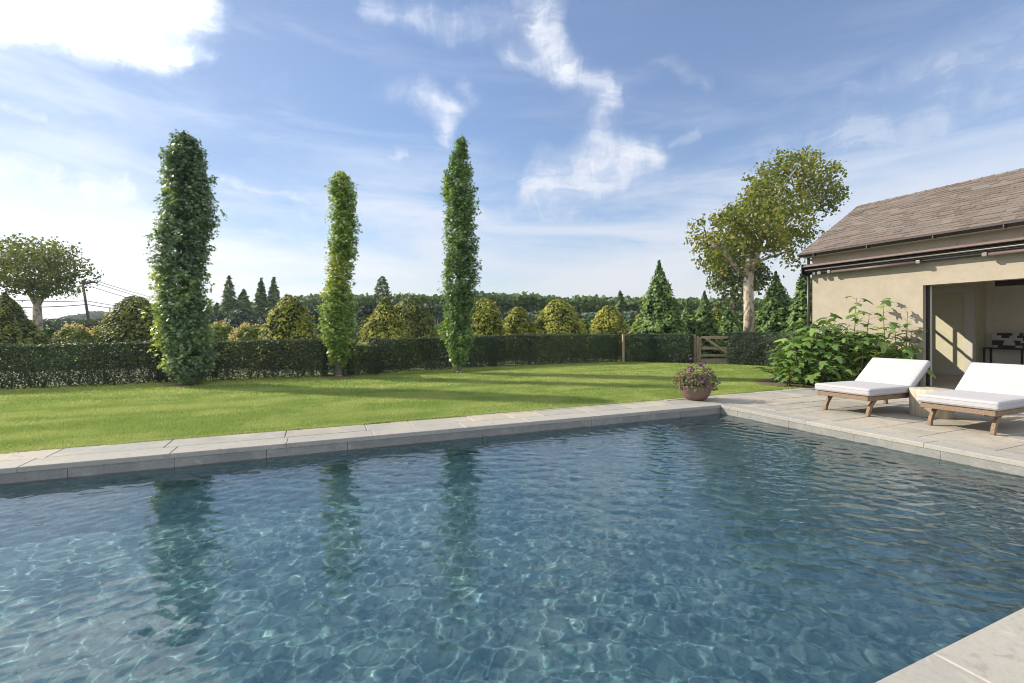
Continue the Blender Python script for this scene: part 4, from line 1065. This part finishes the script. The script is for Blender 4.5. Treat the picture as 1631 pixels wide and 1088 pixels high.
# hydrangea mounds
def mound(name, label, cat, group, px, d, ty, w, m, n, size, seed, flower=0, tmpl=None, dome=.5, rise=0):
    p, H, Rm = put(px, d, ty, w); t = thing(name, label, cat, (p.x, p.y, -.03), group=group)
    q = rng.random(n) ** .8; a = rng.uniform(0, 2 * pi, n); pr = np.sqrt(np.clip(1 - q ** 2, 0, 1)) * (1 - dome * .3) + .1
    c = np.column_stack([np.cos(a), np.sin(a), q * 2]); bump = 1 + .13 * nz(c, 3, seed) + .07 * nz(c, 8, seed + 1)
    f = 1 - np.abs(rng.normal(size=n)) * .12
    P = np.column_stack([np.cos(a) * pr * Rm * bump * f, np.sin(a) * pr * Rm * bump * f, (rise + (H - rise) * q * (.92 + .08 * bump) * f)])
    N = np.column_stack([np.cos(a) * pr, np.sin(a) * pr, q * .9 + .2]) + rng.normal(size=(n, 3)) * .45
    if flower: tint = np.clip(.22 + rng.normal(size=n) * .13 + .12 * nz(P, 4, seed), 0, .5)
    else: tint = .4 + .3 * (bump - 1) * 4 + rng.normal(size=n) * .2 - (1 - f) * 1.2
    SZ = size * rng.uniform(.6, 1.3, n); fol = (P, N, tint)
    if flower:
        k = flower; q = .35 + .65 * rng.random(k) ** .7; a = rng.uniform(0, 2 * pi, k); pr = np.sqrt(1 - q ** 2) * .9 + .05
        C0 = np.column_stack([np.cos(a) * pr * Rm, np.sin(a) * pr * Rm, H * q + .03]); P = np.repeat(C0, 16, 0) + rng.normal(size=(k * 16, 3)) * np.array([.045, .045, .075])
        fol = (np.concatenate([fol[0], P]), np.concatenate([fol[1], rdir(len(P)) + UP * .4]), np.concatenate([fol[2], rng.uniform(.62, 1, len(P))])); SZ = np.concatenate([SZ, .05 * rng.uniform(.7, 1.2, len(P))])
    leaves('foliage', fol[0], fol[1], rdir(len(fol[0])), SZ, tmpl or T_ROUND, m, t, fol[2])
    L = [([(random.uniform(-.2, .2) * Rm, random.uniform(-.2, .2) * Rm, 0), (random.uniform(-.6, .6) * Rm, random.uniform(-.6, .6) * Rm, H * .75)], [.02, .008]) for _ in range(9)]
    tubes('stems', M['bark_dark'], t, L, 5)
    return t
HY_ = 'hydrangea mounds behind the long hedge'
for i, (px, d, ty, w, lab) in enumerate([(118, 16.8, 518, 62, 'pink and yellow hydrangea mound below the leaning utility pole'), (165, 17.6, 520, 60, 'yellowish hydrangea mound left of the dark olive cypress mound'),
                                        (352, 18.5, 513, 62, 'pink tipped hydrangea mound touching the widest sweetgum tree'), (398, 17.6, 517, 76, 'pinkish hydrangea mound left of the large golden green cypress'),
                                        (78, 18.5, 520, 34, 'pale green leafy hydrangea right of the dark cypress at the left edge')]):
    mound('hydrangea_bush', lab, 'bush', HY_, px, d, ty, w, M['hydrangea'] if i < 4 else M['shrub'], 2600, .10, 200 + i * 3, 46 if i < 4 else 0)
SB = 'shrubs in the field beyond the hedge'
for i, (px, d, ty, w, k, lab) in enumerate([
    (385, 40, 491, 62, 'far_blue', 'clipped round dark shrub left of the large golden cypress, behind the hydrangeas'),
    (345, 42, 496, 46, 'far_blue', 'dark round shrub right beside the widest sweetgum trunk column'),
    (432, 38, 489, 50, 'far_blue', 'dark clipped shrub half hidden behind the large golden cypress on its left'),
    (505, 36, 486, 50, 'far_blue', 'dark shrub right of the large golden cypress'), (585, 34, 482, 46, 'far_blue', 'tall dark clipped shrub between the thin sweetgum and the pointed golden cypress'),
    (640, 36, 500, 80, 'far_blue', 'low dark shrub behind the dull brownish cypress'), (715, 34, 512, 90, 'shrub', 'grey green shrub left of the tallest sweetgum tree above the hedge'),
    (850, 30, 512, 40, 'far_green', 'green shrub between the bronze and the broad golden mounds'), (932, 30, 507, 50, 'shrub', 'light green shrub right of the broad golden mound'),
    (1001, 31, 507, 36, 'shrub', 'bright green shrub left of the tall cone conifer'), (955, 42, 496, 60, 'far_blue', 'dark blue green shrub behind the bronze mound by the post'),
    (860, 44, 494, 80, 'far_blue', 'dark blue green shrub low behind the broad golden mound'), (800, 44, 497, 50, 'far_blue', 'dark shrub behind the smallest bronze mound'),
    (1205, 26, 492, 40, 'far_green', 'green shrub right of the mottled plane tree trunk above the hedge'), (1180, 27, 498, 46, 'far_green', 'green shrub behind the mottled plane tree trunk')]):
    mound('field_shrub', lab, 'shrub', SB, px, d, ty, w, M[k], 2400, .005 * d + .03, 240 + i * 3)

# distant upright trees
FT = 'distant upright trees on the skyline'
for i, (px, d, ty, w, pf, lab) in enumerate([
    (365, 62, 439, 38, profile_cone, 'distant narrow dark conifer nearest the widest sweetgum tree'), (388, 62, 460, 44, profile_cone, 'shorter wide distant conifer, second from the widest sweetgum tree'),
    (416, 64, 443, 30, profile_bell, 'distant narrow conifer, left one of the touching pair'), (436, 64, 441, 32, profile_bell, 'distant narrow conifer, right one of the touching pair'),
    (609, 75, 440, 32, profile_dome, 'distant rounded poplar standing above the pointed golden cypress'), (988, 52, 465, 30, profile_cone, 'distant spiky conifer rising over the woods right of the broad golden mound'),
    (345, 62, 482, 26, profile_bell, 'low distant tree just right of the widest sweetgum tree')]):
    p, H, Rm = put(px, d, ty, w)
    conifer('distant_tree', lab, FT, p, H, Rm, pf, int(2100), .46, M['far_green'], 300 + i * 3, .20, .1, False, .4, z0=.3)
# far woods: one mass nobody could count
def woods(name, label, segs, m, size, per, seed):
    Ps, Ts = [], []
    for (px0, px1, d, t0, t1, depth) in segs:
        n = int(per * (px1 - px0)); u = rng.random(n); px = px0 + (px1 - px0) * u; dd = d + rng.random(n) * depth
        lat = (px - HX) / FPX * dd; X = dd * S_ + lat * C_; Y = dd * C_ - lat * S_
        top = CAM_H + (HY - (t0 + (t1 - t0) * u)) * dd / FPX
        q = np.column_stack([X, Y, np.zeros(n)]); wob = .5 * nz(q, .55, seed) + .35 * nz(q, 1.6, seed + 1)
        h = top * (1 + .13 * wob); z = h * (1 - np.abs(rng.normal(size=n)) * .38); ok = z > .2
        Ps.append(np.column_stack([X, Y, z])[ok]); Ts.append((.45 + .22 * wob + rng.normal(size=n) * .18 + .15 * (z / h - .6))[ok])
    P = np.concatenate(Ps); n = len(P)
    N = rdir(n) * .8 + UP * .5 - np.array([S_, C_, 0]) * .5
    o = leaves(name, P, N, rdir(n), size * rng.uniform(.5, 1.3, n), T_ROUND, m, None, np.concatenate(Ts)); return tag(o, label, 'woods', kind='stuff')
woods('far_woods', 'dark line of distant woods along the horizon behind the cypress mounds', [(470, 640, 72, 474, 470, 8), (640, 760, 60, 474, 471, 7), (755, 860, 58, 466, 472, 7), (860, 1020, 60, 474, 477, 8), (1020, 1330, 58, 477, 481, 8), (330, 480, 80, 488, 484, 8)], M['far_green'], .62, 22, 400)
woods('field_hedgerow', 'dark green hedgerow in the field far beyond the lawn', [(-60, 520, 55, 512, 508, 4), (560, 1250, 48, 502, 497, 4)], M['far_blue'], .42, 16, 420)
# clipped trees with pale stems in the field
for i, (px, lab) in enumerate([(681, 'leftmost'), (690, 'second'), (733, 'third')]): pass
stems_ = [(679, 'young clipped tree with a pale bare stem, left one of the left pair'), (682.5, 'young clipped tree with a pale bare stem, right one of the left pair'),
          (693, 'young clipped tree with two leaning pale stems nearest the tallest sweetgum')]
for i, (px, lab) in enumerate(stems_):
    p = at(px, 33); t = thing('young_tree', lab, 'tree', (p.x, p.y, -.03), group='young clipped trees with pale stems')
    L = [([(0, 0, 0), (random.uniform(-.05, .05), 0, 2.6)], [.05, .04])] + ([([(.05, 0, 0), (.22, 0, 2.5)], [.045, .03])] if i == 2 else [])
    tubes('trunk', M['bark_plane'], t, L, 7)
    n = 500; P = rdir(n) * rng.random((n, 1)) ** .35 * np.array([.75, .75, .5]) + np.array([0, 0, 2.75])
    leaves('crown', P, P - np.array([0, 0, 2.6]) + rng.normal(size=(n, 3)) * .3, rdir(n), .17 * rng.uniform(.7, 1.2, n), T_ROUND, M['far_blue'], t)

# far hill with trees
b = MB(); nx_, ny_ = 40, 8
for j in range(ny_):
    for i in range(nx_):
        px = -500 + 1000 * i / (nx_ - 1); d = 260 + 25 * j; p = at(px, d)
        hgt = 11.5 * math.exp(-((px - 240) / 170) ** 2) * sin(pi * min(j / (ny_ - 1), 1) * .5 + .001) + 2.0 * sin(px * .021 + 1) * (j > 0)
        b.v.append((p.x, p.y, -2 + max(0, hgt) if j else -3))
for j in range(ny_ - 1):
    for i in range(nx_ - 1): k = j * nx_ + i; b.f.append((k, k + 1, k + nx_ + 1, k + nx_))
tag(b.build('hill', M['field'], fix=False, smooth=True), kind='structure')
woods('hill_woods', 'hazy blue tree covered hill on the far left horizon', [(60, 120, 300, 512, 508, 30), (100, 150, 280, 507, 501, 20), (140, 200, 290, 498, 501, 30), (190, 360, 300, 500, 502, 30), (-200, 80, 320, 512, 511, 30)], M['hill'], 2.6, 30, 440)

# ------------------------------------------------------------------ fig bush
def fig():
    c = Vector((12.0, 7.75, 0)); t = thing('fig_bush', 'big leafy fig bush with lobed leaves growing against the pool house wall', 'bush', (c.x, c.y, 0))
    S = []; P = []; N = []; U = []; Z = []
    r = random.Random(4)
    def stem(p0, p2, k, sz, leafr=.15):
        p0, p2 = Vector(p0), Vector(p2); mid = p0 * .45 + p2 * .55; mid = Vector((mid.x, mid.y, max(mid.z, p2.z * .62))); pts = []
        for i in range(7):
            q = i / 6; pts.append(p0 * (1 - q) ** 2 + mid * 2 * q * (1 - q) + p2 * q * q)
        S.append(([tuple(p - c) for p in pts], [.016 - .0018 * i for i in range(7)]))
        for i in range(k):
            q = .18 + .82 * (i + .5) / k; p = p0 * (1 - q) ** 2 + mid * 2 * q * (1 - q) + p2 * q * q
            a = i * 2.4 + r.uniform(-.5, .5); o = Vector((cos(a), sin(a), 0)); L = leafr * r.uniform(.6, 1.2)
            tip = p + o * L + Vector((0, 0, .03 + .05 * q)); S.append(([tuple(p - c), tuple(tip - c)], [.004, .0025]))
            P.append(tip + o * .07 - c); N.append(Vector((0, 0, 1)) + o * r.uniform(-.1, .75) + Vector((r.gauss(0, .3), r.gauss(0, .3), 0))); U.append(o + Vector((0, 0, r.uniform(-.9, .05)))); Z.append(sz * r.uniform(.7, 1.2))
    for i in range(120):
        a = r.uniform(0, 2 * pi); rad = r.random() ** .5
        a = a if r.random() < .6 else r.uniform(-.9, .5)
        bx_, by_ = c.x + cos(a) * rad * .95, c.y + sin(a) * rad * .55
        ex, ey = c.x + .12 + cos(a) * rad * 1.52, c.y + sin(a) * rad * 1.05
        h = (1.52 - .95 * rad ** 2.6) * r.uniform(.78, 1.06); h = max(h, 1.15 * r.uniform(.7, 1.1)) if ex > 12.6 else h
        if ex > 13.4: ex = 13.4 - r.uniform(0, .3)
        if i % 4 == 0 and rad > .6: h *= .5
        stem((bx_, by_, 0), (ex, ey, max(h, .22)), 15, .20)
    for px, py, d, k in ((1364, 474, 11.5, 12), (1406, 477, 11.6, 11), (1316, 505, 11.8, 11), (1330, 512, 11.0, 9), (1385, 500, 11.2, 9), (1445, 520, 11.4, 10), (1262, 536, 11.2, 9), (1455, 545, 11.3, 8), (1425, 520, 11.2, 10), (1400, 530, 11.0, 11), (1350, 540, 11.0, 11), (1440, 560, 11.0, 11), (1420, 575, 10.9, 11), (1300, 530, 11.2, 10), (1375, 545, 10.9, 11), (1455, 585, 10.9, 9)):
        p = at(px, d); z = zh(py, d); stem((p.x + .1, p.y + r.uniform(-.1, .3), .3), (p.x, p.y, z), k + 3, .24)
    for i in range(30):  # skirt of low leaves over the paving edge
        q = r.random(); p = Vector((10.3 + 3.0 * q, 7.15 - .55 * q + r.uniform(-.1, .25), 0)); stem((p.x + .3, p.y + .35, 0), (p.x, p.y, r.uniform(.15, .5)), 9, .17)
    # mid cluster foliage inside to hide the wall
    P = np.array([tuple(v) for v in P]); N = np.array([tuple(v) for v in N]); U = np.array([tuple(v) for v in U])
    P = P; ok = P[:, 2] > .03; wl = P[:, 0] + c.x < 13.62
    ok &= wl
    n = ok.sum()
    leaves('foliage', P[ok], N[ok], U[ok], np.array(Z)[ok] * 1.22, T_FIG, M['fig'], t, .45 + .22 * nz(P[ok], 2.2, 9) + rng.normal(size=n) * .2)
    tubes('stems', M['stem'], t, S, 6)
fig()
b = MB(); k = 26
V = [(12.0 + 1.75 * cos(2 * pi * i / k), 7.95 + 1.0 * sin(2 * pi * i / k) + random.uniform(-.05, .05), .006) for i in range(k)]
V = [(min(x, 13.64), max(y, 6.95), z) for x, y, z in V] + [(12.0, 7.9, .03)]
tag(b.add(V, [(i, (i + 1) % k, k) for i in range(k)]).build('planting_bed', M['soil'], smooth=True), kind='structure')

# ------------------------------------------------------------------ utility poles and wires
PD = 60
def upole(px_b, px_t, ytop, d, label, arm=True, r0=.17):
    p = at(px_b, d); q = at(px_t, d); H = zh(ytop, d)
    t = thing('utility_pole', label, 'pole', (p.x, p.y, -.04)); dx_, dy_ = q.x - p.x, q.y - p.y
    MB().tube([(0, 0, 0), (dx_, dy_, H)], [r0, r0 * .68], 10).build('pole', M['pole'], t, smooth=True)
    if arm:
        a0 = at(px_t - 3, d); a1 = at(px_t + 20, d); za = zh(ytop + 5, d); z2 = zh(ytop + 2.5, d)
        MB().tube([(a0.x - p.x, a0.y - p.y, za), (a1.x - p.x, a1.y - p.y, z2)], .15, 4).build('crossarm', M['pole'], t)
        k = at(px_t + 5, d); b0 = at(px_t + 2, d)
        MB().tube([(k.x - p.x, k.y - p.y, zh(ytop + 4.5, d)), (b0.x - p.x, b0.y - p.y, zh(ytop + 10, d))], .04, 6).build('brace', M['pole'], t)
        for s in (0, 9, 18):
            k = at(px_t - 1 + s, d); MB().lathe([(.05, 0), (.09, .06), (.05, .12), (.09, .18), (.03, .26)], 8).build('insulator', M['pole'], t).location = (k.x - p.x, k.y - p.y, zh(ytop + 4, d))
    return t
upole(146, 131, 446, PD, 'leaning wooden utility pole with crossarm beyond the hedge on the left')
upole(175, 175, 489, 95, 'thin straight utility pole right of the leaning one', False, .13)
def wire(label, pts, sag, r=.036):
    A = [Vector((*at(px, d)[:2], zh(py, d))) for px, py, d in pts]
    W_ = []
    for i in range(len(A) - 1):
        for k in range(12 + (i == len(A) - 2)):
            q = k / 12; p = A[i].lerp(A[i + 1], q); p.z -= sag * 4 * q * (1 - q); W_.append(tuple(p - A[0]))
    o = MB().tube(W_, r, 4).build('overhead_wire', M['black']); o.location = A[0]
    tag(o, label, 'wire', 'overhead wires on the utility poles')
wire('topmost overhead wire running right from the crossarm tip', [(149, 446, PD), (300, 486, 130)], .4)
wire('second overhead wire running right from the crossarm', [(140, 447, PD), (300, 489, 130)], .5)
wire('third overhead wire running right from the pole top', [(131, 452, PD), (300, 494, 130)], .6)
wire('upper low cable crossing behind the umbrella shaped plane tree', [(-60, 470, 40), (136, 479, PD), (300, 501, 130)], .3)
wire('lowest thick cable crossing behind the umbrella shaped plane tree', [(-60, 487, 42), (138, 485, PD), (300, 505, 130)], .25, .045)

# a few fallen petals by the water
for px, py in ((1310.0, 727), (1467, 722)):
    pass
for i, (px, py, lab) in enumerate([(1140, 633, 'purple petal lying on the paving just right of the flower bowl'), (1137, 636, 'pale purple petal lying on the paving beside the flower bowl')]):
    p = gp(px, py); o = leaves('fallen_petal', np.array([[0, 0, 0.006], [.03, .01, .006]]), np.array([[.1, .1, 1], [0, .2, 1.]]), np.array([[1., 0, 0], [0, 1, 0]]), .03, T_ROUND, M['petal'])
    o.location = (p.x, p.y, 0); tag(o, lab, 'petal', 'petals fallen from the flower bowl')

# ------------------------------------------------------------------ air
hz = MB().box(-420, 560, -60, 620, -6, 40).build('haze', bpy.data.materials.new('haze'), fix=True)
hm = hz.data.materials[0]; hm.use_nodes = True; hn = hm.node_tree; hn.nodes.clear()
ho = hn.nodes.new('ShaderNodeOutputMaterial'); hv = hn.nodes.new('ShaderNodeVolumePrincipled')
hv.inputs['Color'].default_value = (.80, .86, .95, 1); hv.inputs['Density'].default_value = .00045; hv.inputs['Anisotropy'].default_value = .2
hn.links.new(hv.outputs[0], ho.inputs['Volume'])
tag(hz, 'thin pale haze over the lawn and the far fields', 'haze', kind='stuff')
